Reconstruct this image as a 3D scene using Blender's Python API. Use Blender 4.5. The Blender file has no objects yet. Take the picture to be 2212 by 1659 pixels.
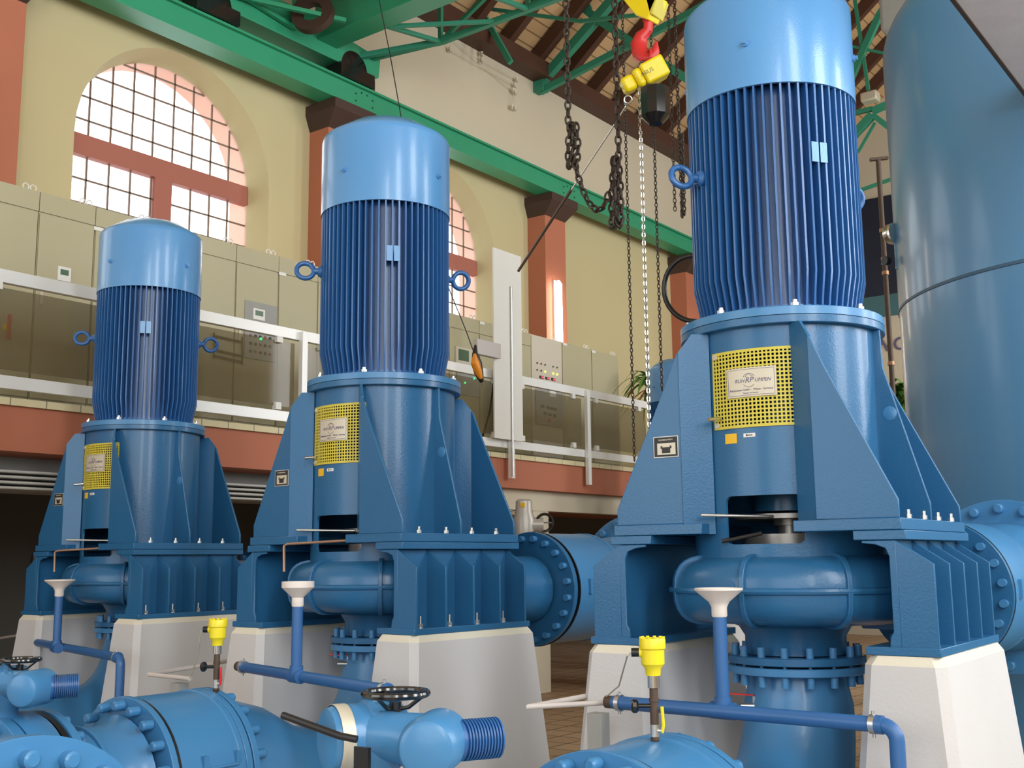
import bpy, bmesh, math, random
from mathutils import Vector, Matrix
random.seed(7)
S = bpy.context.scene
COL = S.collection
PI = math.pi
def V(*a): return Vector(a)

# ------------------------------------------------------------------ camera
F, YAW, PITCH, ROLL = 2420.2, .6483, .1559, -.0103
PX, PY = 1106.0, 829.5
fw = V(-math.sin(YAW)*math.cos(PITCH), math.cos(YAW)*math.cos(PITCH), math.sin(PITCH))
r0 = V(math.cos(YAW), math.sin(YAW), 0)
u0 = r0.cross(fw)
rt = r0*math.cos(ROLL) + u0*math.sin(ROLL)
up = -r0*math.sin(ROLL) + u0*math.cos(ROLL)
cd = bpy.data.cameras.new('camera'); cam = bpy.data.objects.new('camera', cd); COL.objects.link(cam)
cam.matrix_world = Matrix(((rt.x, up.x, -fw.x, 0), (rt.y, up.y, -fw.y, 0), (rt.z, up.z, -fw.z, 0), (0, 0, 0, 1)))
cd.sensor_width = 36; cd.lens = 36*F/2212; cd.clip_start = .05; cd.clip_end = 200
S.camera = cam
def ray(px, py): return fw + rt*((px-PX)/F) - up*((py-PY)/F)
def aX(px, py, X): d = ray(px, py); return d*(X/d.x)      # the point seen at a pixel on the plane x = X
def aY(px, py, Y): d = ray(px, py); return d*(Y/d.y)
def aZ(px, py, Z): d = ray(px, py); return d*(Z/d.z)

# ------------------------------------------------------------------ world, lights, exposure
w = bpy.data.worlds.new('world'); S.world = w; w.use_nodes = True
bg = w.node_tree.nodes['Background']; bg.inputs[0].default_value = (.93, .97, 1, 1); bg.inputs[1].default_value = 3.8
S.view_settings.view_transform = 'Standard'; S.view_settings.look = 'None'
S.view_settings.exposure = -0.18; S.view_settings.gamma = 1; S.view_settings.use_curve_mapping = False
def area(name, loc, rot, sx, sy, e, col):
    l = bpy.data.lights.new(name, 'AREA'); l.shape = 'RECTANGLE'; l.size = sx; l.size_y = sy; l.energy = e; l.color = col
    o = bpy.data.objects.new(name, l); COL.objects.link(o); o.location = loc; o.rotation_euler = rot
    return o
XE = 4.6            # opposite long wall
WIN_E = [(-4.0, 1.6), (.6, 1.6), (5.2, 1.6), (9.8, 1.6), (14.4, 1.6), (19.0, 1.6)]   # its unseen windows, placed for streaks on the motor covers: y centre, width
for yc, ww in WIN_E:
    area('window_daylight', (XE-.03, yc, 4.35), (0, PI/2, 0), 6.1, ww, 380, (.95, .98, 1))  # area lamp added in each opening to stand for daylight

# ------------------------------------------------------------------ materials
MATS = {}
def mat(name, rgb, rough=.5, metal=0., bump=0., bscale=60, var=0., vscale=3., emit=0., coat=0., trans=0., alpha=1., spec=.5):
    if name in MATS: return MATS[name]
    m = bpy.data.materials.new(name); m.use_nodes = True; nt = m.node_tree; p = nt.nodes['Principled BSDF']
    p.inputs['Base Color'].default_value = (*rgb, 1); p.inputs['Roughness'].default_value = rough; p.inputs['Metallic'].default_value = metal
    p.inputs['Coat Weight'].default_value = coat; p.inputs['Coat Roughness'].default_value = .12
    p.inputs['Specular IOR Level'].default_value = spec
    p.inputs['Transmission Weight'].default_value = trans; p.inputs['Alpha'].default_value = alpha
    if emit: p.inputs['Emission Color'].default_value = (*rgb, 1); p.inputs['Emission Strength'].default_value = emit
    if bump or var:
        tc = nt.nodes.new('ShaderNodeTexCoord')
        if bump:
            n = nt.nodes.new('ShaderNodeTexNoise'); n.inputs['Scale'].default_value = bscale; n.inputs['Detail'].default_value = 3
            b = nt.nodes.new('ShaderNodeBump'); b.inputs['Strength'].default_value = bump; b.inputs['Distance'].default_value = .01
            nt.links.new(tc.outputs['Object'], n.inputs['Vector']); nt.links.new(n.outputs['Fac'], b.inputs['Height']); nt.links.new(b.outputs['Normal'], p.inputs['Normal'])
        if var:
            n = nt.nodes.new('ShaderNodeTexNoise'); n.inputs['Scale'].default_value = vscale; n.inputs['Detail'].default_value = 4
            mx = nt.nodes.new('ShaderNodeMix'); mx.data_type = 'RGBA'
            mx.inputs[6].default_value = (*[c*(1-var) for c in rgb], 1); mx.inputs[7].default_value = (*[min(1, c*(1+var)) for c in rgb], 1)
            nt.links.new(tc.outputs['Object'], n.inputs['Vector']); nt.links.new(n.outputs['Fac'], mx.inputs[0]); nt.links.new(mx.outputs[2], p.inputs['Base Color'])
    MATS[name] = m; return m
def brickmat(name, c1, c2, mortar, bw, bh, ms, rough=.6, off=.5, rot=(0, 0, 0), bump=.2, axes=None):
    m = bpy.data.materials.new(name); m.use_nodes = True; nt = m.node_tree; p = nt.nodes['Principled BSDF']
    tc = nt.nodes.new('ShaderNodeTexCoord'); mp = nt.nodes.new('ShaderNodeMapping'); mp.inputs['Rotation'].default_value = rot
    b = nt.nodes.new('ShaderNodeTexBrick'); b.offset = off
    b.inputs['Color1'].default_value = (*c1, 1); b.inputs['Color2'].default_value = (*c2, 1); b.inputs['Mortar'].default_value = (*mortar, 1)
    b.inputs['Scale'].default_value = 1; b.inputs['Brick Width'].default_value = bw; b.inputs['Row Height'].default_value = bh; b.inputs['Mortar Size'].default_value = ms
    nt.links.new(tc.outputs['Object'], mp.inputs['Vector'])
    if axes:
        sp = nt.nodes.new('ShaderNodeSeparateXYZ'); cb = nt.nodes.new('ShaderNodeCombineXYZ')
        nt.links.new(mp.outputs[0], sp.inputs[0])
        for i, a in enumerate(axes): nt.links.new(sp.outputs[a], cb.inputs[i])
        nt.links.new(cb.outputs[0], b.inputs['Vector'])
    else: nt.links.new(mp.outputs[0], b.inputs['Vector'])
    nt.links.new(b.outputs['Color'], p.inputs['Base Color']); p.inputs['Roughness'].default_value = rough
    MATS[name] = m; return m

cap_blue_lit = mat('blue_paint_lit', (.10, .30, .60), .26, bump=.10, bscale=140, coat=.3)  # same paint as the frame, light put into a brighter blue
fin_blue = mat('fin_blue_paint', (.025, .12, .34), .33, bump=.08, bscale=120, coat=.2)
frame_blue_shaded = mat('blue_paint_shaded', (.024, .130, .285), .30, bump=.12, bscale=110, coat=.15, spec=.4)  # the covers' paint again, shade put into a darker blue
pipe_blue = mat('pipe_blue_paint', (.055, .22, .45), .36, bump=.05, bscale=60, coat=.15)
tank_blue = mat('tank_blue_paint', (.085, .26, .47), .32, bump=.02, bscale=20, coat=.4)
pvc_blue = mat('drain_pipe_blue', (.035, .13, .34), .38)
zinc = mat('zinc_steel', (.62, .62, .60), .35, metal=.9)
chrome = mat('bright_steel', (.75, .75, .72), .22, metal=1)
black = mat('black_rubber', (.012, .012, .013), .35)
blackgloss = mat('black_gloss', (.01, .01, .011), .15, coat=.5)
dark = mat('dark_void', (.02, .02, .022), .8)
cream = mat('cream_plaster', (.56, .48, .27), .85, bump=.05, bscale=20, var=.03, vscale=1.2)
creamup = mat('pale_plaster', (.60, .53, .40), .85, bump=.05, bscale=20, var=.03, vscale=1.2)
terra = mat('terracotta_paint', (.46, .155, .085), .7, var=.05, vscale=2)
terraframe = mat('window_frame_red', (.40, .13, .09), .6)
brownwood = mat('dark_brown_paint', (.055, .026, .018), .6)
rafterbrown = mat('rafter_brown', (.075, .028, .016), .55, var=.1)
green = mat('crane_green_paint', (.03, .30, .155), .42, var=.06, vscale=4)
trussgreen = mat('truss_green_paint', (.035, .27, .17), .5)
cabinet = mat('cabinet_beige', (.46, .42, .27), .5)
cabinetpink = mat('cabinet_pale', (.62, .56, .46), .45)
seam = mat('seam_dark', (.10, .09, .06), .7)
alum = mat('rail_aluminium', (.84, .84, .82), .35, metal=.12)
smoked = mat('smoked_glass', (.16, .125, .06), .05, alpha=.48, spec=.22)
concrete = mat('concrete_white_paint', (.60, .59, .59), .75, bump=.12, bscale=70, var=.05, vscale=2)
cementlip = mat('pale_lip', (.72, .68, .56), .8, bump=.2, bscale=50)
greypaint = mat('grey_panel', (.33, .33, .31), .6, var=.08, vscale=10)
greyslab = mat('underside_grey', (.80, .78, .80), .8, bump=.15, bscale=90, var=.10, vscale=7)
rust = mat('rusty_steel', (.10, .065, .045), .6, metal=.3, var=.3, vscale=30)
chainbrown = mat('chain_brown', (.055, .04, .032), .5, metal=.4)
yellow = mat('yellow_plastic', (.85, .70, .02), .35)
hoistyellow = mat('hoist_yellow', (.85, .66, .01), .3)
guardyellow = mat('guard_yellow', (.62, .53, .06), .45)
red = mat('red_paint', (.62, .03, .03), .35)
orange = mat('orange_plastic', (.85, .30, .02), .4)
white = mat('white_paint', (.80, .79, .75), .5)
whiteplastic = mat('white_plastic', (.80, .72, .66), .45)
plate = mat('nameplate_metal', (.62, .57, .45), .42, metal=.2)
ink = mat('print_violet', (.13, .10, .20), .6)
inkblack = mat('print_black', (.02, .02, .02), .5)
navy = mat('navy_panel', (.010, .014, .035), .6)
teal = mat('teal_panel', (.055, .15, .17), .6)
labelorange = mat('label_orange', (.85, .50, .02), .5)
conduit = mat('conduit_plastic', (.62, .56, .52), .5)
leafmat = mat('leaf_green', (.12, .28, .05), .5)
drymat = mat('dry_leaf', (.55, .28, .10), .6)
ventgrey = mat('louver_grey', (.55, .54, .50), .4)
tube_on = mat('lamp_tube_glow', (1, .93, .80), emit=16)
led_green = mat('led_green', (.05, 1, .25), emit=4)
led_yellow = mat('led_yellow', (.9, 1, .1), emit=2)
led_red = mat('led_red', (1, .05, .10), emit=1.6)
led_dim = mat('led_dim', (.25, .05, .04), .4)
lcd = mat('lcd_screen', (.06, .13, .07), .3)
greybox = mat('pale_grey_box', (.55, .51, .50), .5)
actgrey = mat('actuator_grey', (.42, .39, .35), .35, metal=.2)
glassm = mat('window_glass', (1, 1, 1), .0, trans=1., spec=.2); glassm.node_tree.nodes['Principled BSDF'].inputs['IOR'].default_value = 1.05
floorm = brickmat('floor_tiles', (.50, .36, .22), (.44, .30, .18), (.20, .14, .09), .3, .3, .012, off=0)
tilem = brickmat('edge_tiles', (.70, .62, .38), (.66, .58, .36), (.30, .26, .18), .30, 2.0, .006, off=0, axes=(1, 2, 0))
boardm = brickmat('roof_boards', (.62, .40, .20), (.56, .36, .18), (.26, .15, .07), 60., .16, .010, off=0, axes=(1, 0, 2))

# ------------------------------------------------------------------ mesh builder
class MB:
    def __init__(s): s.bm = bmesh.new()
    def _add(s, vs, fs):
        v = [s.bm.verts.new(p) for p in vs]
        for f in fs:
            try: s.bm.faces.new([v[i] for i in f])
            except ValueError: pass
        return s
    def box(s, a, b):
        x0, y0, z0 = [min(a[i], b[i]) for i in range(3)]; x1, y1, z1 = [max(a[i], b[i]) for i in range(3)]
        return s._add([(x0,y0,z0),(x1,y0,z0),(x1,y1,z0),(x0,y1,z0),(x0,y0,z1),(x1,y0,z1),(x1,y1,z1),(x0,y1,z1)],
                      [(3,2,1,0),(4,5,6,7),(0,1,5,4),(1,2,6,5),(2,3,7,6),(3,0,4,7)])
    def bar(s, p, q, wd, ht, upv=(0, 0, 1)):
        p = Vector(p); q = Vector(q); d = (q-p).normalized(); u = Vector(upv)
        sd = d.cross(u)
        if sd.length < 1e-4: sd = d.cross(V(1, 0, 0))
        sd.normalize(); u = sd.cross(d).normalized(); a = sd*wd/2; b = u*ht/2
        return s._add([p-a-b, p+a-b, p+a+b, p-a+b, q-a-b, q+a-b, q+a+b, q-a+b],
                      [(0,1,2,3),(7,6,5,4),(0,4,5,1),(1,5,6,2),(2,6,7,3),(3,7,4,0)])
    def prism(s, pts, ext):
        pts = [Vector(p) for p in pts]; e = Vector(ext); n = len(pts)
        return s._add(pts+[p+e for p in pts], [tuple(range(n))[::-1], tuple(range(n, 2*n))]+[(i, (i+1) % n, n+(i+1) % n, n+i) for i in range(n)])
    def hexa(s, b, t):       # two quads
        return s._add([Vector(p) for p in b]+[Vector(p) for p in t], [(3,2,1,0),(4,5,6,7),(0,1,5,4),(1,2,6,5),(2,3,7,6),(3,0,4,7)])
    def tube(s, pts, r, n=12, cap=True, closed=False):
        pts = [Vector(p) for p in pts]; m = len(pts); rs = r if isinstance(r, (list, tuple)) else [r]*m
        rings = []; ref = None
        for i in range(m):
            if closed: d = pts[(i+1) % m]-pts[i-1]
            else: d = pts[min(i+1, m-1)]-pts[max(i-1, 0)]
            d.normalize()
            if ref is None:
                ref = V(0, 0, 1) if abs(d.z) < .9 else V(1, 0, 0)
            a = d.cross(ref)
            if a.length < 1e-5: a = d.orthogonal()
            a.normalize(); b = a.cross(d).normalized(); ref = b
            rings.append([s.bm.verts.new(pts[i]+(a*math.cos(2*PI*k/n)+b*math.sin(2*PI*k/n))*rs[i]) for k in range(n)])
        for i in range(m if closed else m-1):
            A = rings[i]; B = rings[(i+1) % m]
            for k in range(n):
                s.bm.faces.new((A[k], A[(k+1) % n], B[(k+1) % n], B[k]))
        if cap and not closed:
            s.bm.faces.new(rings[0][::-1]); s.bm.faces.new(rings[-1])
        return s
    def cyl(s, p, q, r, n=24, r2=None): return s.tube([p, q], [r, r if r2 is None else r2], n)
    def lathe(s, prof, org=(0, 0, 0), axis=(0, 0, 1), n=48, a0=0, a1=2*PI):
        # prof: (radius, height) pairs
        o = Vector(org); z = Vector(axis).normalized(); x = V(1, 0, 0) if abs(z.x) < .9 else V(0, 1, 0)
        x = (x - z*x.dot(z)).normalized(); y = z.cross(x); full = abs(a1-a0-2*PI) < 1e-6
        m = n if full else n+1; rings = []
        for (r, h) in prof:
            if r < 1e-6: rings.append([s.bm.verts.new(o+z*h)]*m); continue
            rings.append([s.bm.verts.new(o+z*h+(x*math.cos(a0+(a1-a0)*k/n)+y*math.sin(a0+(a1-a0)*k/n))*r) for k in range(m)])
        for i in range(len(rings)-1):
            A, B = rings[i], rings[i+1]
            for k in range(n):
                k2 = (k+1) % m; vs = []
                for v in (A[k], A[k2], B[k2], B[k]):
                    if v not in vs: vs.append(v)
                if len(vs) > 2:
                    try: s.bm.faces.new(vs)
                    except ValueError: pass
        return s
    def ring(s, c, axis, R, r, n=28, k=10, sx=1.):
        c = Vector(c); z = Vector(axis).normalized(); x = V(0, 0, 1) if abs(z.z) < .9 else V(1, 0, 0)
        x = (x-z*x.dot(z)).normalized(); y = z.cross(x)
        return s.tube([c+x*math.cos(2*PI*i/n)*R+y*math.sin(2*PI*i/n)*R*sx for i in range(n)], r, k, closed=True)
    def build(s, name, m, parent=None, bevel=0, local=False, sharp=35):
        bmesh.ops.remove_doubles(s.bm, verts=s.bm.verts, dist=1e-6)
        bmesh.ops.recalc_face_normals(s.bm, faces=s.bm.faces)
        for f in s.bm.faces: f.smooth = True
        for e in s.bm.edges:
            if len(e.link_faces) != 2 or e.calc_face_angle(0) > math.radians(sharp): e.smooth = False
        me = bpy.data.meshes.new(name); s.bm.to_mesh(me); s.bm.free(); me.materials.append(m)
        return link(name, me, parent, bevel)
def link(name, me, parent, bevel=0):
    o = bpy.data.objects.new(name, me); COL.objects.link(o)
    if parent is not None:
        o.parent = parent
        if parent.type == 'EMPTY': o.location = -Vector(parent['_base'])
    if bevel:
        b = o.modifiers.new('bevel', 'BEVEL'); b.width = bevel; b.segments = 2; b.limit_method = 'ANGLE'; b.angle_limit = math.radians(40)
    return o
def tag(o, label, cat, group=None):
    o['label'] = label; o['category'] = cat
    if group: o['group'] = group
    return o
def thing(name, label, cat, base=(0, 0, 0), group=None):
    o = bpy.data.objects.new(name, None); COL.objects.link(o); o.location = base; o.empty_display_size = .1
    o['_base'] = tuple(base); return tag(o, label, cat, group)
def struct(name, mb, m, parent=None, bevel=0):
    o = mb.build(name, m, parent, bevel)
    if parent is None: o['kind'] = 'structure'
    return o
def copy_tree(o, parent=None):
    c = o.copy(); COL.objects.link(c); c.parent = parent
    for ch in list(o.children): copy_tree(ch, c)
    return c
def text_mesh(s, size, mw, name, m, parent, shear=0., sx=1., align='CENTER', ext=.0004):
    cu = bpy.data.curves.new('t', 'FONT'); cu.body = s; cu.size = size; cu.shear = shear; cu.align_x = align; cu.align_y = 'CENTER'; cu.extrude = ext
    t = bpy.data.objects.new('t', cu); COL.objects.link(t)
    dg = bpy.context.evaluated_depsgraph_get(); dg.update()
    me = bpy.data.meshes.new_from_object(t.evaluated_get(dg)); bpy.data.objects.remove(t); bpy.data.curves.remove(cu)
    me.transform(mw @ Matrix.Diagonal((sx, 1, 1, 1))); me.materials.clear(); me.materials.append(m)
    return link(name, me, parent)
def frame_mat(o, xdir, zdir):       # text plane: x along xdir, normal zdir
    x = Vector(xdir).normalized(); z = Vector(zdir).normalized(); y = z.cross(x)
    return Matrix(((x.x, y.x, z.x, o[0]), (x.y, y.y, z.y, o[1]), (x.z, y.z, z.z, o[2]), (0, 0, 0, 1)))
def arc(c, r, a0, a1, n, z=0, ax='z'):
    return [V(c[0]+r*math.cos(a0+(a1-a0)*i/n), c[1]+r*math.sin(a0+(a1-a0)*i/n), z) for i in range(n+1)]
def rrect(x0, z0, x1, z1, r, n=5):
    pts = []
    for cx_, cz_, a in ((x1-r, z1-r, 0), (x0+r, z1-r, PI/2), (x0+r, z0+r, PI), (x1-r, z0+r, 1.5*PI)):
        pts += [(cx_+r*math.cos(a+PI/2*i/n), cz_+r*math.sin(a+PI/2*i/n)) for i in range(n+1)]
    return pts

# ================================================================== SETTING
ZF = -1.65; XW = -10.2; XR = -8.3; YE = 24.0; ZP = 7.88; TS = math.tan(math.radians(38))
ZS, ZB = 1.285, .874           # mezzanine top / bottom
struct('floor', MB().box((-14, -5, ZF-.2), (XE+.3, YE+.3, ZF)), floorm)
# left wall with arched windows
BAYC = [2.70, 7.34, 11.78, 16.6, 21.3]; HALF = 1.29; ZSILL = 2.6; ZSPR = 4.43
def wall_bay(mb, mr, mo, y0, y1, yc, hw, zt, z0, xin):
    # inner cream face with an arched hole; mr the splayed reveal, mo the outer reveal
    n = 20; pts = [(yc-hw*math.cos(PI*i/n), ZSPR+hw*math.sin(PI*i/n)) for i in range(n+1)]
    q = lambda y, z: V(xin, y, z)
    mb._add([q(y0, z0), q(yc-hw, z0), q(yc-hw, zt), q(y0, zt)], [(0, 1, 2, 3)])
    mb._add([q(yc+hw, z0), q(y1, z0), q(y1, zt), q(yc+hw, zt)], [(0, 1, 2, 3)])
    mb._add([q(yc-hw, z0), q(yc+hw, z0), q(yc+hw, ZSILL), q(yc-hw, ZSILL)], [(0, 1, 2, 3)])
    for i in range(n):
        a, b = pts[i], pts[i+1]
        mb._add([q(*a), q(*b), q(b[0], zt), q(a[0], zt)], [(0, 1, 2, 3)])
    path = [(yc-hw, ZSILL)]+pts+[(yc+hw, ZSILL)]
    def shrink(p, k): return (yc+(p[0]-yc)*k, ZSPR+(p[1]-ZSPR)*k if p[1] > ZSPR else p[1])
    def strip(m_, xa, ka, xb, kb):
        for i in range(len(path)-1):
            a, b = path[i], path[i+1]; a1, b1 = shrink(a, ka), shrink(b, ka); a2, b2 = shrink(a, kb), shrink(b, kb)
            m_._add([V(xa, *a1), V(xa, *b1), V(xb, *b2), V(xb, *a2)], [(0, 1, 2, 3)])
    strip(mr, xin, 1, xin-.30, .93)
    strip(mo, xin-.30, .93, xin-.60, .93)
    mr._add([V(xin, yc-hw, ZSILL), V(xin, yc+hw, ZSILL), V(xin-.36, yc+hw, ZSILL), V(xin-.36, yc-hw, ZSILL)], [(0, 1, 2, 3)])
wl, wrv, wor = MB(), MB(), MB()
edges = [.5, 5.00, 9.55, 14.2, 18.8, YE]
for i, yc in enumerate(BAYC):
    if i == 3: wl.box((XW-.02, edges[3], ZB), (XW, edges[4], 5.9)); continue
    wall_bay(wl, wrv, wor, edges[i], edges[i+1], yc, HALF, 5.9, ZB, XW)
wall = struct('wall_left', wl, cream)
wrv.build('window_reveal', cream, wall); wor.build('outer_reveal', mat('reveal_pink', (.72, .46, .36), .8), wall)
struct('wall_left_upper', MB().box((XW-.3, .5, 5.9), (XW, YE, ZP+.05)), creamup)
struct('wall_left_lower', MB().box((XW-3.4, -4, ZF), (XW-3.2, YE, ZB)), mat('basement_plaster_shaded', (.10, .095, .08), .9))  # shade under the slab is put into the dark plaster colour
for i, yc in enumerate(BAYC):
    if i == 3: continue
    fr, gl, pn = MB(), MB(), MB(); xo = XW-.33; k = .93; hw = HALF*k
    n = 24
    fr.box((xo-.04, yc-hw-.02, ZSPR-.13), (xo+.05, yc+hw+.02, ZSPR+.10))
    fr.box((xo-.04, yc-.11, ZSILL), (xo+.05, yc+.11, ZSPR-.13))
    outer = [(yc-hw*math.cos(PI*j/n), ZSPR+hw*math.sin(PI*j/n)) for j in range(n+1)]
    pn._add([V(xo, yc-hw, ZSILL), V(xo, yc+hw, ZSILL), V(xo, yc+hw, ZSPR), V(xo, yc-hw, ZSPR)], [(0, 1, 2, 3)])
    pn._add([V(xo, *p) for p in outer], [tuple(range(n+1))])
    st = hw*2/9
    for j in range(1, 9):
        y = yc-hw+st*j; zt = ZSPR+math.sqrt(max(0, hw*hw-(y-yc)**2))
        gl.bar((xo, y, ZSPR), (xo, y, zt), .017, .017, (1, 0, 0))
        if abs(y-yc) > .12: gl.bar((xo, y, ZSILL), (xo, y, ZSPR-.1), .017, .017, (1, 0, 0))
    for j in range(1, 5):
        z = ZSPR+.02+j*.262; h = math.sqrt(max(0, hw*hw-(z-ZSPR)**2)); gl.bar((xo, yc-h, z), (xo, yc+h, z), .017, .017)
    for j in range(0, 6):
        z = ZSPR-.38-j*.262
        if z > ZSILL: gl.bar((xo, yc-hw, z), (xo, yc+hw, z), .017, .017)
    f = struct('window_%d' % (i+1), fr, terraframe)
    gl.build('glazing_bars', mat('glazing_bar', (.20, .13, .09), .6), f); pn.build('pane', glassm, f)
# pilasters and capitals
for i, yc in enumerate(edges[1:5]):
    p = MB().box((XW-.02, yc-.28, ZS), (XW+.34, yc+.28, 5.40))
    s = struct('trim_%d' % (i+1), p, terra)
    MB().hexa([(XW, yc-.28, 5.38), (XW+.34, yc-.28, 5.38), (XW+.34, yc+.28, 5.38), (XW, yc+.28, 5.38)],
              [(XW, yc-.36, 5.58), (XW+.54, yc-.36, 5.58), (XW+.54, yc+.36, 5.58), (XW, yc+.36, 5.58)])\
        .box((XW, yc-.36, 5.58), (XW+.54, yc+.36, 5.70)).build('capital', brownwood, s)
# end wall
we = struct('wall_back', MB().box((-14, YE, ZF), (XE+.3, YE+.3, 15)), creamup)
# right wall with window openings
wr = MB(); prev = -5.
for yc, ww in WIN_E:
    wr.box((XE, prev, ZF), (XE+.3, yc-ww/2, 8)); wr.box((XE, yc-ww/2, ZF), (XE+.3, yc+ww/2, 1.3)); wr.box((XE, yc-ww/2, 7.4), (XE+.3, yc+ww/2, 8)); prev = yc+ww/2
wr.box((XE, prev, ZF), (XE+.3, YE, 8)); struct('wall_right', wr, creamup)
wf = MB(); YN = -5.
wf.box((-14, YN-.3, ZF), (-9, YN, 14)).box((-9, YN-.3, ZF), (XE+.3, YN, -.2)).box((-9, YN-.3, 4.2), (XE+.3, YN, 14)).box((-3.6, YN-.3, -.2), (-1.4, YN, 4.2)).box((3.4, YN-.3, -.2), (XE+.3, YN, 4.2))
struct('wall_front', wf, creamup)  # unseen near end wall, added to cut the light from behind
struct('wall_left_near', MB().box((XW-.3, YN, ZF), (XW, .5, 8.2)), creamup)
# roof: boards on rafters
XM = (XW+XE)/2; ZM = ZP+(XM-XW)*TS
rl = struct('ceiling', MB().hexa([(XW-.4, -5, ZP-.4*TS+.28), (XM, -5, ZM+.28), (XM, YE, ZM+.28), (XW-.4, YE, ZP-.4*TS+.28)],
             [(XW-.4, -5, ZP-.4*TS+.34), (XM, -5, ZM+.34), (XM, YE, ZM+.34), (XW-.4, YE, ZP-.4*TS+.34)])
            .hexa([(XM, -5, ZM+.28), (XE+.4, -5, ZP-.4*TS+.28), (XE+.4, YE, ZP-.4*TS+.28), (XM, YE, ZM+.28)],
             [(XM, -5, ZM+.34), (XE+.4, -5, ZP-.4*TS+.34), (XE+.4, YE, ZP-.4*TS+.34), (XM, YE, ZM+.34)]), boardm)
y = 5.0
while y < YE-.2:
    o = MB().bar((XW+.05, y, ZP+.13), (XM, y, ZM+.13), .13, .22).build('roof_rafter', rafterbrown)
    tag(o, 'dark brown timber rafter under the light board ceiling', 'rafter', 'rafters under the board ceiling')
    y += .82
tag(MB().box((XW-.02, 4.5, ZP-.12), (XW+.30, YE, ZP+.14)).build('wall_plate', rafterbrown), 'long dark brown timber wall plate under the rafter feet', 'beam')
# mezzanine
mz = struct('mezzanine', MB().box((XW-3.2, -3, ZB), (XR-.02, YE, ZS-.059)), terra)
MB().box((XR-.40, -3, ZS-.058), (XR+.015, YE, ZS)).build('edge_tiles', tilem, mz)
MB().box((XW, -3, ZS-.058), (XR-.401, YE, ZS-.005)).build('deck', greypaint, mz)
struct('trim_9', MB().box((XR-.35, 10.5, .62), (XR-.15, YE, ZB-.001)), creamup)
for yy in (1.5, 11.75, 15.2, 19.):
    struct('column', MB().box((XR-.50, yy-.17, ZF), (XR-.16, yy+.17, .62 if yy > 10 else ZB)), creamup)
# louvred duct under the slab edge
for k in range(4):
    o = MB().box((XR-.5, -1, .595+k*.043), (XR-.22, 10.3, .618+k*.043)).build('cable_tray', ventgrey, bevel=.01)
    tag(o, 'long pale metal tray under the terracotta slab, %s of four' % ('lowest', 'second from below', 'third from below', 'topmost')[k], 'tray', 'pale trays under the slab edge')
MB_t = MB().box((XR-.54, -1, .58), (XR-.505, 10.3, ZB)); tag(MB_t.build('duct_back', greypaint), 'grey sheet panel behind the pale trays under the slab', 'panel')

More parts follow.
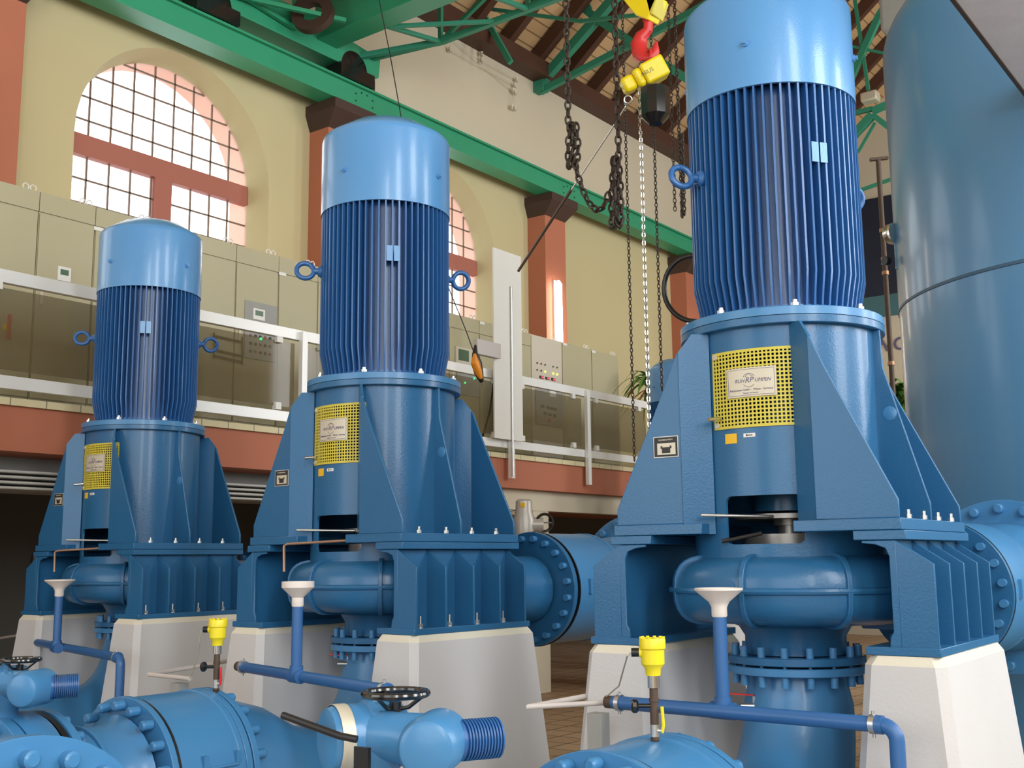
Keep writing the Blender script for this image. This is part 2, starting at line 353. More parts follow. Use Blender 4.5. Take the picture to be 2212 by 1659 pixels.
# ================================================================== PUMPS
ZBASE = -.366
def make_pump():
    R = thing('pump_unit', '', 'pump', (0, 0, ZBASE))
    zft, zfb = 1.037, .965
    # --- motor
    mh = MB().lathe([(.318, zft), (.318, 2.06)], n=64)
    for k in range(62):
        a = 2*PI*(k+.5)/62; c, s_ = math.cos(a), math.sin(a)
        prof = [(.30, zft+.012), (.352, zft+.012), (.362, zft+.07), (.382, zft+.17), (.382, 2.075), (.30, 2.075)]
        t = V(-s_, c, 0)*.0045
        mh.prism([V(c*r, s_*r, z)-t for r, z in prof], t*2)
    mh.lathe([(0, zft), (.335, zft), (.335, zft+.03), (0, zft+.03)], n=48)
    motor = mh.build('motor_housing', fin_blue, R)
    cp = MB().lathe([(.372, 2.0455), (.387, 2.0455), (.387, 2.49), (.382, 2.515), (.368, 2.53), (.23, 2.615), (.21, 2.62), (0, 2.622)], n=72)
    cp.lathe([(.372, 2.05), (.372, 2.45), (0, 2.45)], n=48)
    cap = cp.build('fan_cover', cap_blue_lit, R)
    for k in range(4):
        a = math.radians(-82+90*k); d = V(math.cos(a), math.sin(a), 0); p = d*.387+V(0, 0, 2.245)
        MB().cyl(p-d*.01, p+d*.012, .016, 16).cyl(p+d*.012, p+d*.024, .010, 6).build('screw', cap_blue_lit, cap)
    for az in (-126, 60):
        a = math.radians(az); d = V(math.cos(a), math.sin(a), 0); z = 1.70
        e = MB().ring(d*.475+V(0, 0, z), V(-d.y, d.x, .25), .050, .0145, 32, 12).cyl(d*.31+V(0, 0, z), d*.425+V(0, 0, z), .022, 16, .018)
        e.lathe([(0, .36), (.038, .36), (.038, .385), (.025, .40), (0, .40)], (0, 0, z), d, 24)
        e.build('eye_bolt', fin_blue, motor)
    a = math.radians(-37); d = V(math.cos(a), math.sin(a), 0); t = V(-d.y, d.x, 0)
    tp = MB()
    for sft in (-.021, .021):
        c = d*.384+t*sft+V(0, 0, 1.73); tp.prism([c-t*.017-V(0, 0, .045), c+t*.017-V(0, 0, .045), c+t*.017+V(0, 0, .045), c-t*.017+V(0, 0, .045)], d*.002)
    tp.build('cover_patch', cap_blue_lit, motor)
    # --- flanges
    fl = MB().lathe([(0, zfb+.036), (.450, zfb+.036), (.450, zft-.003), (.446, zft), (0, zft)], n=72).build('motor_flange', pipe_blue, R)
    MB().lathe([(.36, zfb), (.446, zfb), (.450, zfb+.003), (.450, zfb+.033), (.36, zfb+.034)], n=72).build('lantern_flange', frame_blue_shaded, R)
    for k in range(8):
        a = math.radians(-82+22.5+45*k); p = V(math.cos(a)*.415, math.sin(a)*.415, zft)
        MB().cyl(p, p+V(0, 0, .018), .017, 6).cyl(p+V(0, 0, .018), p+V(0, 0, .03), .010, 10).build('flange_bolt', zinc, fl)
    # --- lantern tube with openings
    ra = math.radians; rT = .415; th = .014
    def shell(mb, a0, a1, z0, z1, r=rT, t_=th, n=None):
        n = n or max(2, int(abs(a1-a0)/4)); A0, A1 = ra(a0), ra(a1)
        o = [(math.cos(A0+(A1-A0)*i/n), math.sin(A0+(A1-A0)*i/n)) for i in range(n+1)]
        vs = []; fs = []
        for c, s_ in o: vs += [(c*r, s_*r, z0), (c*r, s_*r, z1), (c*(r-t_), s_*(r-t_), z1), (c*(r-t_), s_*(r-t_), z0)]
        for i in range(n):
            b = 4*i
            for k in range(4): fs.append((b+k, b+(k+1) % 4, b+4+(k+1) % 4, b+4+k))
        fs += [(0, 1, 2, 3), (4*n+3, 4*n+2, 4*n+1, 4*n)]
        mb._add(vs, fs)
    L = MB(); gz0, gz1 = .545, .865; wz0, wz1 = .055, .255; g0, g1 = -112, -58; w0, w1 = -107, -60
    shell(L, g1, 360+g0, -.0, zfb)                     # everything except the front sector
    shell(L, g0, g1, gz1, zfb); shell(L, g0, g1, wz1, gz0); shell(L, g0, w0, wz0, wz1); shell(L, w1, g1, wz0, wz1); shell(L, g0, g1, 0, wz0)
    cr = .03
    for aa, sg in ((w0, 1), (w1, -1)):                 # rounded corners of the window
        for zz, sz in ((wz0, 1), (wz1, -1)):
            pts = [(0, 0)]+[(cr-cr*math.sin(PI/2*i/5), cr-cr*math.cos(PI/2*i/5)) for i in range(6)]
            v = []
            for dx, dz in pts:
                ang = ra(aa)+sg*dx/rT; v.append(V(math.cos(ang)*rT, math.sin(ang)*rT, zz+sz*dz))
            a_ = ra(aa); L.prism(v, V(-math.cos(a_), -math.sin(a_), 0)*th)
    L.lathe([(rT-.02, 0), (rT-.02, -.03), (.38, -.035)], n=48)
    lan = L.build('lantern_body', frame_blue_shaded, R)
    # rear shell is open behind the yellow guard, with a shaft
    # --- corner and side gussets
    yf = .455
    for sx in (-1, 1):
        for sy in (-1, 1):
            p = [(.300, .88), (.318, .84), (.355, .755), (.615, .215), (.615, .145), (.29, .145), (.29, .89)]
            MB().prism([V(sx*x, sy*yf, z) for x, z in p], V(0, -sy*.014, 0)).build('corner_gusset', frame_blue_shaded, R, bevel=.003)
            q = V(sx*.295, sy*(yf-.004), 0); r_ = V(sx*.185, sy*.372, 0)
            n_ = (q-r_).normalized(); t = V(-n_.y, n_.x, 0)*.012
            z0, z1 = (.10, zfb)
            MB().prism([r_+V(0, 0, z0), q+V(0, 0, z0), q+V(0, 0, .885), r_.lerp(q, .55)+V(0, 0, z1-.001), r_+V(0, 0, z1-.001)], t).build('corner_web', frame_blue_shaded, R)
        g = MB(); n = 16; hz, hx, hr = .64, .475, .030
        prof = [(.40, zfb), (.447, zfb), (.452, .80), (.612, .215), (.612, .145), (.40, .145)]
        g.prism([V(sx*x, -.007, z) for x, z in prof], V(0, .014, 0))
        gg = g.build('side_gusset', frame_blue_shaded, R, bevel=.003)
        MB().lathe([(0, -.010), (.026, -.010), (.030, -.008), (.030, .008), (.026, .010), (0, .010)], (sx*.470, 0, .60), (0, 1, 0), 24).build('lit_hole_disc', pipe_blue, gg)  # solid disc; light through the hole is put into its paler blue
    # --- guard
    G = MB(); na, nz = 23, 19; rg = .4205
    for i in range(na+1):
        a = ra(g0+(g1-g0)*i/na); wd = ra((g1-g0)/na)*(.21 if 0 < i < na else .30)
        v = [V(math.cos(a+k*wd)*rg, math.sin(a+k*wd)*rg, 0) for k in (-1, 1)]
        G.prism([v[0]+V(0, 0, gz0), v[1]+V(0, 0, gz0), v[1]+V(0, 0, gz1), v[0]+V(0, 0, gz1)], V(-math.cos(a), -math.sin(a), 0)*.002)
    for j in range(nz+1):
        z = gz0+(gz1-gz0)*j/nz; h = (.0034 if 0 < j < nz else .006)
        shell(G, g0-.5, g1+.5, z-h, z+h, rg+.0004, .0024, 14)
    guard = G.build('mesh_guard', guardyellow, R)
    for (aa, zz) in ((g0+2, gz1-.012), (g1-2, gz1-.012), (g0+2, gz0+.012), (g1-2, gz0+.012)):
        d = V(math.cos(ra(aa)), math.sin(ra(aa)), 0); MB().cyl(d*(rg-.01)+V(0, 0, zz), d*(rg+.006)+V(0, 0, zz), .012, 16).build('guard_screw', plate, guard)
    # nameplate
    an = ra(-86.5); d = V(math.cos(an), math.sin(an), 0); t = V(-d.y, d.x, 0); c0 = d*(rg+.006)+V(0, 0, .728)
    hw, hh = .108, .062
    cpts = []
    N = 10
    npm = MB(); vs = []; fs = []
    for i in range(N+1):
        x = -hw+2*hw*i/N; b = -(x*x)/(2*rg)
        for zz in (-hh, hh): vs.append(c0+t*x+d*b+V(0, 0, zz))
    for i in range(N): fs.append((2*i, 2*i+2, 2*i+3, 2*i+1))
    npm._add(vs, fs); npo = npm.build('nameplate', plate, guard)
    sd = npo.modifiers.new('solid', 'SOLIDIFY'); sd.thickness = .002; sd.offset = 0
    def curve_txt(s, size, x, z, nm, mtl, shear=0., sx=1.):
        o = text_mesh(s, size, Matrix(), nm, mtl, npo, shear, sx)
        me = o.data
        for v in me.vertices:
            xx = v.co.x+x; v.co = c0+t*xx+d*(-(xx*xx)/(2*rg)+.0016+v.co.z)+V(0, 0, v.co.y+z)
        return o
    curve_txt('RUH', .0225, -.049, .006, 'lettering', ink, .35, .95)
    curve_txt('RP', .033, -.006, .008, 'lettering', ink, .25, 1.0)
    curve_txt('UMPEN', .0225, .052, .006, 'lettering', ink, .35, .92)
    curve_txt('Ruhrpumpen GmbH  -  Witten - Germany', .0125, 0, -.032, 'lettering', ink, 0, .88)
    curve_txt('Pumpen und Service', .008, 0, -.046, 'lettering', ink)
    lg = MB()
    def wp(x, z): return c0+t*x+d*(-(x*x)/(2*rg)+.0018)+V(0, 0, z)
    lx, lz, lr = -.006, .008, .029
    lg.tube([wp(lx+lr*math.cos(ra(q)), lz+lr*math.sin(ra(q))) for q in range(30, 151, 8)], .0009, 5)
    lg.tube([wp(lx+lr*math.cos(ra(q)), lz+lr*math.sin(ra(q))) for q in range(215, 326, 8)], .0009, 5)
    lg.tube([wp(lx-.017, lz+.014), wp(lx, lz+lr), wp(lx+.017, lz+.014)], .0009, 5)
    bx = [(-hw+.007, -hh+.007), (hw-.007, -hh+.007), (hw-.007, hh-.007), (-hw+.007, hh-.007)]
    for i in range(4):
        a_, b_ = bx[i], bx[(i+1) % 4]; lg.tube([wp(a_[0]+(b_[0]-a_[0])*q/8, a_[1]+(b_[1]-a_[1])*q/8) for q in range(9)], .0007, 5)
    lg.build('emblem', ink, npo)
    # labels on lantern
    def sticker(nm, az, z, w_, h_, mtl, r=rT+.001):
        m_ = MB(); shell(m_, az-math.degrees(w_/2/r), az+math.degrees(w_/2/r), z-h_/2, z+h_/2, r+.001, .0015, 4); return m_.build(nm, mtl, lan)
    sticker('warning_label', -101, .497, .058, .042, labelorange)
    arw = sticker('arrow_plate', -89, .506, .052, .016, white)
    a = ra(-89); d = V(math.cos(a), math.sin(a), 0); t = V(-d.y, d.x, 0); c = d*(rT+.0035)+V(0, 0, .506)
    MB().prism([c-t*.016+V(0, 0, 0), c-t*.008-V(0, 0, .005), c-t*.008+V(0, 0, .005)], d*.0006).prism([c-t*.008-V(0, 0, .0014), c+t*.015-V(0, 0, .0014), c+t*.015+V(0, 0, .0014), c-t*.008+V(0, 0, .0014)], d*.0006).build('arrow', inkblack, arw)
    # data plate on left front gusset
    dp = MB().box((-.422, -yf-.004, .432), (-.302, -yf, .524)).build('data_plate', mat('data_plate_edge', (.55, .55, .52), .4, metal=.3), R)
    MB().box((-.418, -yf-.0048, .436), (-.306, -yf-.0042, .520)).build('plate_field', inkblack, dp)
    MB().box((-.403, -yf-.0056, .444), (-.315, -yf-.005, .494)).build('plate_window', plate, dp)
    MB().box((-.380, -yf-.0064, .450), (-.340, -yf-.0058, .476)).box((-.386, -yf-.0064, .470), (-.378, -yf-.0058, .482)).box((-.342, -yf-.0064, .470), (-.334, -yf-.0058, .482)).build('cutaway', inkblack, dp)
    text_mesh('RUHRPUMPEN', .0105, frame_mat(V(-.362, -yf-.0052, .508), (1, 0, 0), (0, -1, 0)), 'lettering', plate, dp)
    # coupling seen in the window
    MB().lathe([(0, .02), (.20, .02), (.20, .10), (.05, .10), (.05, .14), (.07, .14), (.07, .165), (.24, .165), (.24, .185), (0, .185)], n=48).build('coupling', mat('coupling_steel', (.34, .32, .30), .35, metal=.6), R)
    MB().lathe([(0, .2), (.15, .2), (.15, .30), (.10, .34), (.10, zfb), (0, zfb)], n=36).build('shaft_guard', frame_blue_shaded, R)
    MB().lathe([(0, -.02), (.40, -.02), (.40, .015), (0, .015)], n=48).build('seal_cover', dark, R)
    MB().cyl((-.125, -.41, .585), (-.150, -.47, .578), .009, 12).build('grease_nipple', chrome, R)
    MB().cyl((-.20, -.475, .178), (.02, -.24, .172), .0075, 12).build('locking_rod', zinc, R)
    MB().tube([(.08, -.36, .115), (-.185, -.55, .10), (-.20, -.56, .09), (-.195, -.56, -.05)], .008, 10).build('leak_pipe', mat('copper_pipe', (.42, .25, .16), .4, metal=.6), R)
    # --- top plate (lantern foot ring)
    tp = MB()
    for sx in (-1, 1):
        tp.box((sx*.30, -.47, .100), (sx*.625, .47, .145)); 
        tp.box((sx*.20, -.47, .100), (sx*.30, -.37, .145)); tp.box((sx*.20, .37, .100), (sx*.30, .47, .145))
    tp.build('foot_plate', frame_blue_shaded, R, bevel=.003)
    # --- support legs with ribs
    for sx in (-1, 1):
        lg = MB(); X = lambda v: sx*v
        xi, xo = .585, .60
        lg.box((X(xi), -.455, -.345), (X(xo), .44, .062))                         # web
        lg.box((X(.44), -.475, .062), (X(.64), .46, .098))                        # upper ledge
        lg.box((X(.47), -.490, ZBASE), (X(.745), .42, -.335))                     # base plate
        # inner lip at the front and rear: plate with a big rounded opening
        for ys in (-.470, .425):
            lg.prism([V(X(.60), ys, .06), V(X(.60), ys, -.34), V(X(.555), ys, -.34), V(X(.56), ys, -.30), V(X(.572), ys, -.28), V(X(.572), ys, .0), V(X(.56), ys, .03), V(X(.52), ys, .045), V(X(.47), ys, .05), V(X(.47), ys, .06)], V(0, .015, 0))
        leg = lg.build('support_leg', frame_blue_shaded, R, bevel=.003)
        for k in range(5):
            yy = -.470+.223*k*.96
            MB().prism([V(X(.599), yy, .060), V(X(.735), yy, -.03), V(X(.735), yy, -.337), V(X(.599), yy, -.337)], V(0, .014, 0)).build('rib', frame_blue_shaded, leg, bevel=.002)
            if k < 4:
                c = V(X(.705), yy+.06, -.337)
                MB().cyl(c, c+V(0, 0, .006), .018, 14).cyl(c+V(0, 0, .006), c+V(0, 0, .024), .014, 6).cyl(c+V(0, 0, .024), c+V(0, 0, .062), .0065, 10).build('anchor_stud', zinc, leg)
            if k < 4:
                c = V(X(.615 if k else .613), -.33+.205*k, .145)
                MB().cyl(c, c+V(0, 0, .016), .014, 6).cyl(c+V(0, 0, .016), c+V(0, 0, .034), .008, 10).build('plate_bolt', zinc, leg)
    # --- volute casing: spiral growing toward +Y discharge at x=+.38
    vz = -.135
    def sect(c, rad, a, b, n=28, e=2.8):
        o = []
        for k in range(n):
            q = 2*PI*k/n; cc, ss = math.cos(q), math.sin(q)
            o.append(c+rad*(a*math.copysign(abs(cc)**(2/e), cc))+V(0, 0, b*math.copysign(abs(ss)**(2/e), ss)))
        return o
    def loft(mb, rings, cap=True):
        n = len(rings[0]); R_ = [[mb.bm.verts.new(p) for p in r] for r in rings]
        for A, B in zip(R_, R_[1:]):
            for k in range(n): mb.bm.faces.new((A[k], A[(k+1) % n], B[(k+1) % n], B[k]))
        if cap: mb.bm.faces.new(R_[0][::-1]); mb.bm.faces.new(R_[-1])
    vb = MB(); rings = []
    A_ = lambda t: (.36+.02*t, .128+.045*t, .122+.022*t)   # centre radius, half width, half height
    for i in range(49):
        t = i/48; th_ = 2*PI*t; rc, a, b = A_(t); d = V(math.cos(th_), math.sin(th_), 0)
        rings.append(sect(V(0, 0, vz)+d*rc, d, a, b))
    for yy, a, b in ((.15, .17, .145), (.35, .175, .165), (.55, .185, .18), (.85, .20, .20)):
        rings.append(sect(V(.38, yy, vz-.0+(-.04)*(yy/.85)), V(1, 0, 0), a, b, e=2.8-.8*yy/.85))
    loft(vb, rings)
    vb.lathe([(.30, vz+.05), (.30, .0), (.355, -.002), (.355, -.02), (0, -.02)], n=40)
    vb.lathe([(.34, vz-.04), (.32, vz-.13), (.24, vz-.16), (.215, vz-.20), (.215, -.41), (0, -.41)], n=40)
    vol = vb.build('volute_casing', frame_blue_shaded, R)
    for i in (22, 30, 36, 42):
        t = i/48; th_ = 2*PI*t; rc, a, b = A_(t); d = V(math.cos(th_), math.sin(th_), 0); tt = V(-d.y, d.x, 0)
        rb = MB(); loft(rb, [sect(V(0, 0, vz)+d*rc-tt*.011, d, a+.014, b+.014), sect(V(0, 0, vz)+d*rc+tt*.011, d, a+.014, b+.014)]); rb.build('casing_rib', frame_blue_shaded, vol, bevel=.003)
    rb = MB(); path = []
    for i in range(20, 49):
        t = i/48; th_ = 2*PI*t; rc, a, b = A_(t); path.append(V(math.cos(th_), math.sin(th_), 0)*(rc+a+.002)+V(0, 0, vz))
    rb.tube(path, .014, 8); rb.build('casing_seam', frame_blue_shaded, vol)
    d = V(math.cos(ra(-96)), math.sin(ra(-96)), 0); MB().lathe([(0, .50), (.040, .50), (.040, .522), (.028, .522), (.024, .535), (0, .535)], (0, 0, vz+.02), d, 24).build('plug_boss', frame_blue_shaded, vol)
    br = MB(); br.prism([V(.572, .0, .04), V(.572, .0, -.30), V(.30, .0, -.30), V(.28, .0, -.27), V(.45, .0, -.255), V(.53, .0, -.22), V(.555, .0, -.15), V(.555, .0, -.02), V(.53, .0, .02), V(.47, .0, .045)], V(0, .02, 0)); br.build('casing_bracket', frame_blue_shaded, vol)
    # --- suction flanges (vertical axis)
    def flange(mb, c, ax, Ro, Ri, t_): mb.lathe([(Ri, 0), (Ro-.003, 0), (Ro, .003), (Ro, t_-.003), (Ro-.003, t_), (Ri, t_)], c, ax, 56)
    sf = MB(); flange(sf, (0, 0, -.447), (0, 0, 1), .292, .18, .033); sfo = sf.build('suction_flange', frame_blue_shaded, R)
    for k in range(16):
        a = 2*PI*(k+.5)/16; p = V(math.cos(a)*.262, math.sin(a)*.262, 0)
        MB().cyl(p+V(0, 0, -.414), p+V(0, 0, -.372), .016, 12).cyl(p+V(0, 0, -.50), p+V(0, 0, -.414), .008, 8).cyl(p+V(0, 0, -.535), p+V(0, 0, -.492), .016, 12).build('bolt_cap', pipe_blue, sfo)
    # --- discharge flange
    df = MB(); flange(df, (.38, .87, -.175), (0, 1, 0), .345, .18, .035); dfo = df.build('discharge_flange', frame_blue_shaded, R)
    for k in range(20):
        a = 2*PI*(k+.5)/20; p = V(.38+math.cos(a)*.305, .87, -.175+math.sin(a)*.305)
        MB().cyl(p-V(0, .035, 0), p, .019, 12, .019).build('bolt_cap', pipe_blue, dfo)
    return R
proto = make_pump()
PUMPS = [(-7.3663, 5.0707, -.0043, 'smallest looking blue pump, leftmost of the three in the row'),
         (-4.5543, 4.7627, -.0469, 'middle blue pump of the three in the row, behind the black handwheel'),
         (-2.044, 4.726, .0296, 'largest looking blue pump, between the hanging chains and the tall tank')]
p4 = aZ(1462, 780, 2.62); PUMPS.append((p4.x, p4.y, 0., 'distant blue pump motor peeking out behind the left edge of the right-hand pump'))
for i, (x, y, a, lab) in enumerate(PUMPS):
    o = proto if i == 0 else copy_tree(proto)
    o.location = (x, y, ZBASE); o.rotation_euler = (0, 0, a if i < 3 else 1.0); o['label'] = lab; o['group'] = 'blue vertical pumps'
o.children  # last copy
lp = MB().tube([(.02, -.36, .10), (-.10, -.40, .075), (-.135, -.42, .07)], .009, 10).build('leak_pipe', black)
for ch in bpy.data.objects:
    if ch.name.startswith('leak_pipe') and ch.parent and abs(ch.parent.location.x+2.044) < .01: ch.data = lp.data
bpy.data.objects.remove(lp)
def pl(i, x, y, z=0):      # pump-local point to world
    X, Y, a, _ = PUMPS[i]; return V(X+x*math.cos(a)-y*math.sin(a), Y+x*math.sin(a)+y*math.cos(a), z)
# ---- plinths
def plinth(i, sx, label):
    x0, x1, y0, y1 = (.46, .76, -.51, .46)
    if sx < 0: x0, x1 = -x1, -x0
    R = thing('concrete_plinth', label, 'plinth', pl(i, (x0+x1)/2, -.02, ZF), 'white concrete plinths under the pumps')
    def octo(gr, z):
        X0, X1, Y0, Y1 = x0-gr, x1+gr, y0-gr, y1+gr; c = .035
        return [pl(i, *p, z) for p in ((X0+c, Y0), (X1-c, Y0), (X1, Y0+c), (X1, Y1-c), (X1-c, Y1), (X0+c, Y1), (X0, Y1-c), (X0, Y0+c))]
    m = MB(); T = octo(0, ZBASE-.035); B = octo(.11, ZF); m._add(T+B, [tuple(range(8)), tuple(range(15, 7, -1))]+[(k, (k+1) % 8, 8+(k+1) % 8, 8+k) for k in range(8)])
    m.build('block', concrete, R)
    m = MB(); T = octo(-.02, ZBASE-.001); B = octo(0, ZBASE-.035); m._add(T+B, [tuple(range(8)), tuple(range(15, 7, -1))]+[(k, (k+1) % 8, 8+(k+1) % 8, 8+k) for k in range(8)])
    m.build('grout_lip', cementlip, R)
names = ['left-hand pump', 'middle pump', 'right-hand pump', 'distant pump']
for i in range(4):
    plinth(i, -1, 'white tapered concrete plinth under the left leg of the %s' % names[i])
    plinth(i, 1, 'white tapered concrete plinth under the right leg of the %s' % names[i])

# ================================================================== SUCTION LINES
def flange_mb(mb, c, ax, Ro, Ri, t_): return mb.lathe([(Ri, 0), (Ro-.003, 0), (Ro, .003), (Ro, t_-.003), (Ro-.003, t_), (Ri, t_)], c, ax, 56)
def caps(c, ax, R_, n, l, r, parent, two=True, off=.5):
    ax = Vector(ax).normalized(); x = ax.orthogonal().normalized(); y = ax.cross(x)
    for k in range(n):
        a = 2*PI*(k+off)/n; p = Vector(c)+(x*math.cos(a)+y*math.sin(a))*R_
        MB().tube([p, p+ax*l*.85, p+ax*l], [r, r, r*.7], 14).build('bolt_cap', pipe_blue, parent)
ZAX = -1.0; DJ = -.31; DV = {1: -.32, 2: -.82}; AZ = {1: -.497, 2: -.428}
def suction(i, full):
    nm = names[i]
    E = thing('suction_elbow', 'fat blue suction elbow pipe rising under the %s' % nm, 'pipe', pl(i, 0, 0, -1.3), 'blue suction elbows')
    e = MB(); flange_mb(e, pl(i, 0, 0, -.4895), (0, 0, 1), .292, .18, .033)
    pts = []; rs = []
    for z, r in ((-.49, .205), (-.55, .215), (-.62, .23)): pts.append(pl(i, 0, 0, z)); rs.append(r)
    for k in range(1, 13):
        a = PI/2*k/12; pts.append(pl(i, 0, -.50*(1-math.cos(a)), -.62-.50*math.sin(a))); rs.append(.23+.035*k/12)
    pts.append(pl(i, 0, -.70, -1.11)); rs.append(.272)
    pts.append(pl(i, 0, -.95, -1.03)); rs.append(.32); pts.append(pl(i, 0, -1.18, ZAX)); rs.append(.36)
    # straight run parallel to the hall
    e.tube(pts, rs, 40, cap=True).build('elbow_pipe', pipe_blue, E)
    f2 = MB(); flange_mb(f2, pl(i, 0, -1.195, ZAX), (0, 1, 0), .40, .28, .035); fo = f2.build('elbow_flange', pipe_blue, E)
    if not full: return
    y0 = PUMPS[i][1]-.86+DJ; x0 = pl(i, 0, -1.1).x
    J = thing('dismantling_joint', 'blue drum-shaped pipe coupling with bolt-capped flanges before the %s' % nm, 'pipe coupling', (x0, y0-.3, ZAX-.36), 'dismantling joints')
    b = MB().lathe([(0, 0), (.385, 0), (.394, .008), (.394, .315), (.40, .32), (.40, .345), (.385, .35), (0, .35)], (x0, y0-.42, ZAX), (0, 1, 0), 64); bo = b.build('joint_barrel', pipe_blue, J)
    fa = MB(); flange_mb(fa, (x0, y0-.468, ZAX), (0, 1, 0), .402, .2, .032); fao = fa.build('joint_flange', pipe_blue, J); caps((x0, y0-.47, ZAX), (0, -1, 0), .365, 20, .055, .022, fao)
    MB().lathe([(.345, 0), (.396, 0), (.396, .016), (.345, .016)], (x0, y0-.436, ZAX), (0, 1, 0), 56).build('gasket', black, J)
    fb = MB(); flange_mb(fb, (x0, y0-.07, ZAX), (0, 1, 0), .40, .2, .035); fbo = fb.build('joint_flange', pipe_blue, J); caps((x0, y0+.005, ZAX), (0, 1, 0), .372, 20, .06, .022, fbo)
    cl = MB()
    for q in (-.3, -.12):
        a = math.radians(18); p = V(x0+.396*math.cos(a), y0+q, ZAX+.396*math.sin(a)); cl.box(p-V(.01, .012, .02), p+V(.014, .012, .03))
    a = math.radians(14); cl.cyl((x0+.398*math.cos(a), y0-.3, ZAX+.398*math.sin(a)), (x0+.398*math.cos(a), y0-.12, ZAX+.398*math.sin(a)), .008, 8)
    cl.build('clamp_bar', pipe_blue, bo)
    yv = PUMPS[i][1]-.86+DV[i]; y1_ = y0-.48; yl = yv-.83
    P = thing('flanged_pipe', 'short blue pipe piece between valve and coupling before the %s' % nm, 'pipe', (x0, y0-.9, ZAX-.4), 'short flanged pipes')
    MB().lathe([(.2, 0), (.33, 0), (.30, .07), (.285, .10), (.285, y1_-yl-.08), (.325, y1_-yl-.02), (.2, y1_-yl-.02)], (x0, yl, ZAX), (0, 1, 0), 56).lathe([(.286, .14), (.298, .14), (.298, .155), (.286, .155)], (x0, yl, ZAX), (0, 1, 0), 56).build('pipe_barrel', pipe_blue, P)
    fc = MB(); flange_mb(fc, (x0, yv-.865, ZAX), (0, 1, 0), .39, .2, .035); fco = fc.build('pipe_flange', pipe_blue, P); caps((x0, yv-.83, ZAX), (0, 1, 0), .352, 18, .045, .02, fco)
    VV = thing('butterfly_valve', 'blue butterfly valve with actuator and handwheel before the %s' % nm, 'valve', (x0, yv-1.1, ZAX-.42), 'suction valves')
    MB().lathe([(.2, 0), (.385, 0), (.39, .01), (.39, .12), (.385, .13), (.2, .13)], (x0, yv-1.04, ZAX), (0, 1, 0), 56).build('valve_body', pipe_blue, VV)
    MB().lathe([(.2, 0), (.38, 0), (.38, .026), (.2, .026)], (x0, yv-.897, ZAX), (0, 1, 0), 56).build('gasket', black, VV)
    ff = MB(); flange_mb(ff, (x0, yv-1.10, ZAX), (0, 1, 0), .39, .0, .05); ffo = ff.build('valve_flange', pipe_blue, VV); caps((x0, yv-1.10, ZAX), (0, -1, 0), .352, 18, .045, .02, ffo)
    # actuator, built about c at k of full size
    k_ = .66; c = V(x0+.02, yv-.99-(.05 if i == 1 else 0), AZ[i]); sc = lambda v: c+Vector(v)*k_
    A = MB()
    A.cyl(V(c.x, c.y, ZAX+.36), c-V(0, 0, .02), .055, 24, .06)
    A.lathe([(r*k_, h*k_) for r, h in [(0, -.15), (.085, -.15), (.112, -.14), (.125, -.11), (.125, .0), (.135, .005), (.135, .03), (.125, .035), (.125, .12), (.115, .15), (.08, .165), (0, .165)]], sc((-.06, 0, .0)), (.45, 1, .0), 36)
    ac = A.build('gearbox', pipe_blue, VV)
    B = MB(); c2 = sc((.25, .06, 0))
    B.lathe([(r*k_, h*k_) for r, h in [(0, -.17), (.075, -.17), (.095, -.16), (.11, -.13), (.11, .09), (.085, .115), (0, .12)]], c2, (-.55, 1, 0), 36)
    B.tube([sc((-.05, 0, 0)), sc((.08, .02, .01)), c2], [.105*k_, .09*k_, .10*k_], 24)
    B.build('motor_block', pipe_blue, VV)
    MB().box(c2+V(.0, -.115, -.0)*k_, c2+V(.0, -.115, 0)*k_+V(.002, .002, .002)).build('cover_mark', pipe_blue, VV)
    d = V(.45, .88, 0).normalized(); mb = MB(); c3 = c2+d*.09*k_
    mb.cyl(c3-d*.05*k_, c3+d*.15*k_, .064*k_, 30)
    for q_ in range(12):
        q = c3+d*(.015+.012*q_)*k_; mb.cyl(q, q+d*.006*k_, .074*k_, 30)
    mb.cyl(c3-d*.03*k_, c3+d*.005*k_, .074*k_, 30); mb.build('ribbed_motor', fin_blue, VV)
    hw = sc((.05, .06, .16)); H = MB().ring(hw, (0, 0, 1), .118*k_, .014*k_, 36, 10)
    for q_ in range(3):
        a = 2*PI*q_/3+.6; H.tube([hw+V(math.cos(a)*.115, math.sin(a)*.115, 0)*k_, hw+V(math.cos(a)*.05, math.sin(a)*.05, -.05)*k_, hw+V(0, 0, -.06)*k_], .008*k_, 8)
    H.cyl(hw-V(0, 0, .10)*k_, hw-V(0, 0, .03)*k_, .018*k_, 14, .024*k_); H.build('handwheel', blackgloss, VV)
    MB().tube([sc((.10, -.19, .03)), sc((.04, -.215, .04)), sc((-.20, -.27, .10))], .013*k_, 10).build('crank_handle', black, VV)
    MB().box(sc((.06, -.165, -.13)), sc((.13, -.15, .0))).build('type_plate', black, VV)
    MB().lathe([(.126*k_, -.12*k_), (.1275*k_, -.12*k_), (.1275*k_, -.07*k_), (.126*k_, -.07*k_)], sc((-.06, 0, 0)), (.45, 1, 0), 40).build('scale_band', plate, VV)
for i in range(3): suction(i, i > 0)
R = thing('blind_flange', 'big blue flange with round bolt caps at the bottom left corner', 'flange', (-2.9, 1.62, -1.27))
hc = V(-2.80, 1.62, -.855); hb_ = MB(); flange_mb(hb_, hc-V(.05, 0, 0), (1, 0, 0), .42, .0, .05)
ho = hb_.build('flange_disc', pipe_blue, R); caps(hc, (1, -.0, 0), .365, 20, .035, .024, ho); MB().cyl(hc-V(1.6, 0, 0), hc-V(.05, 0, 0), .30, 48).build('header_pipe', pipe_blue, R)

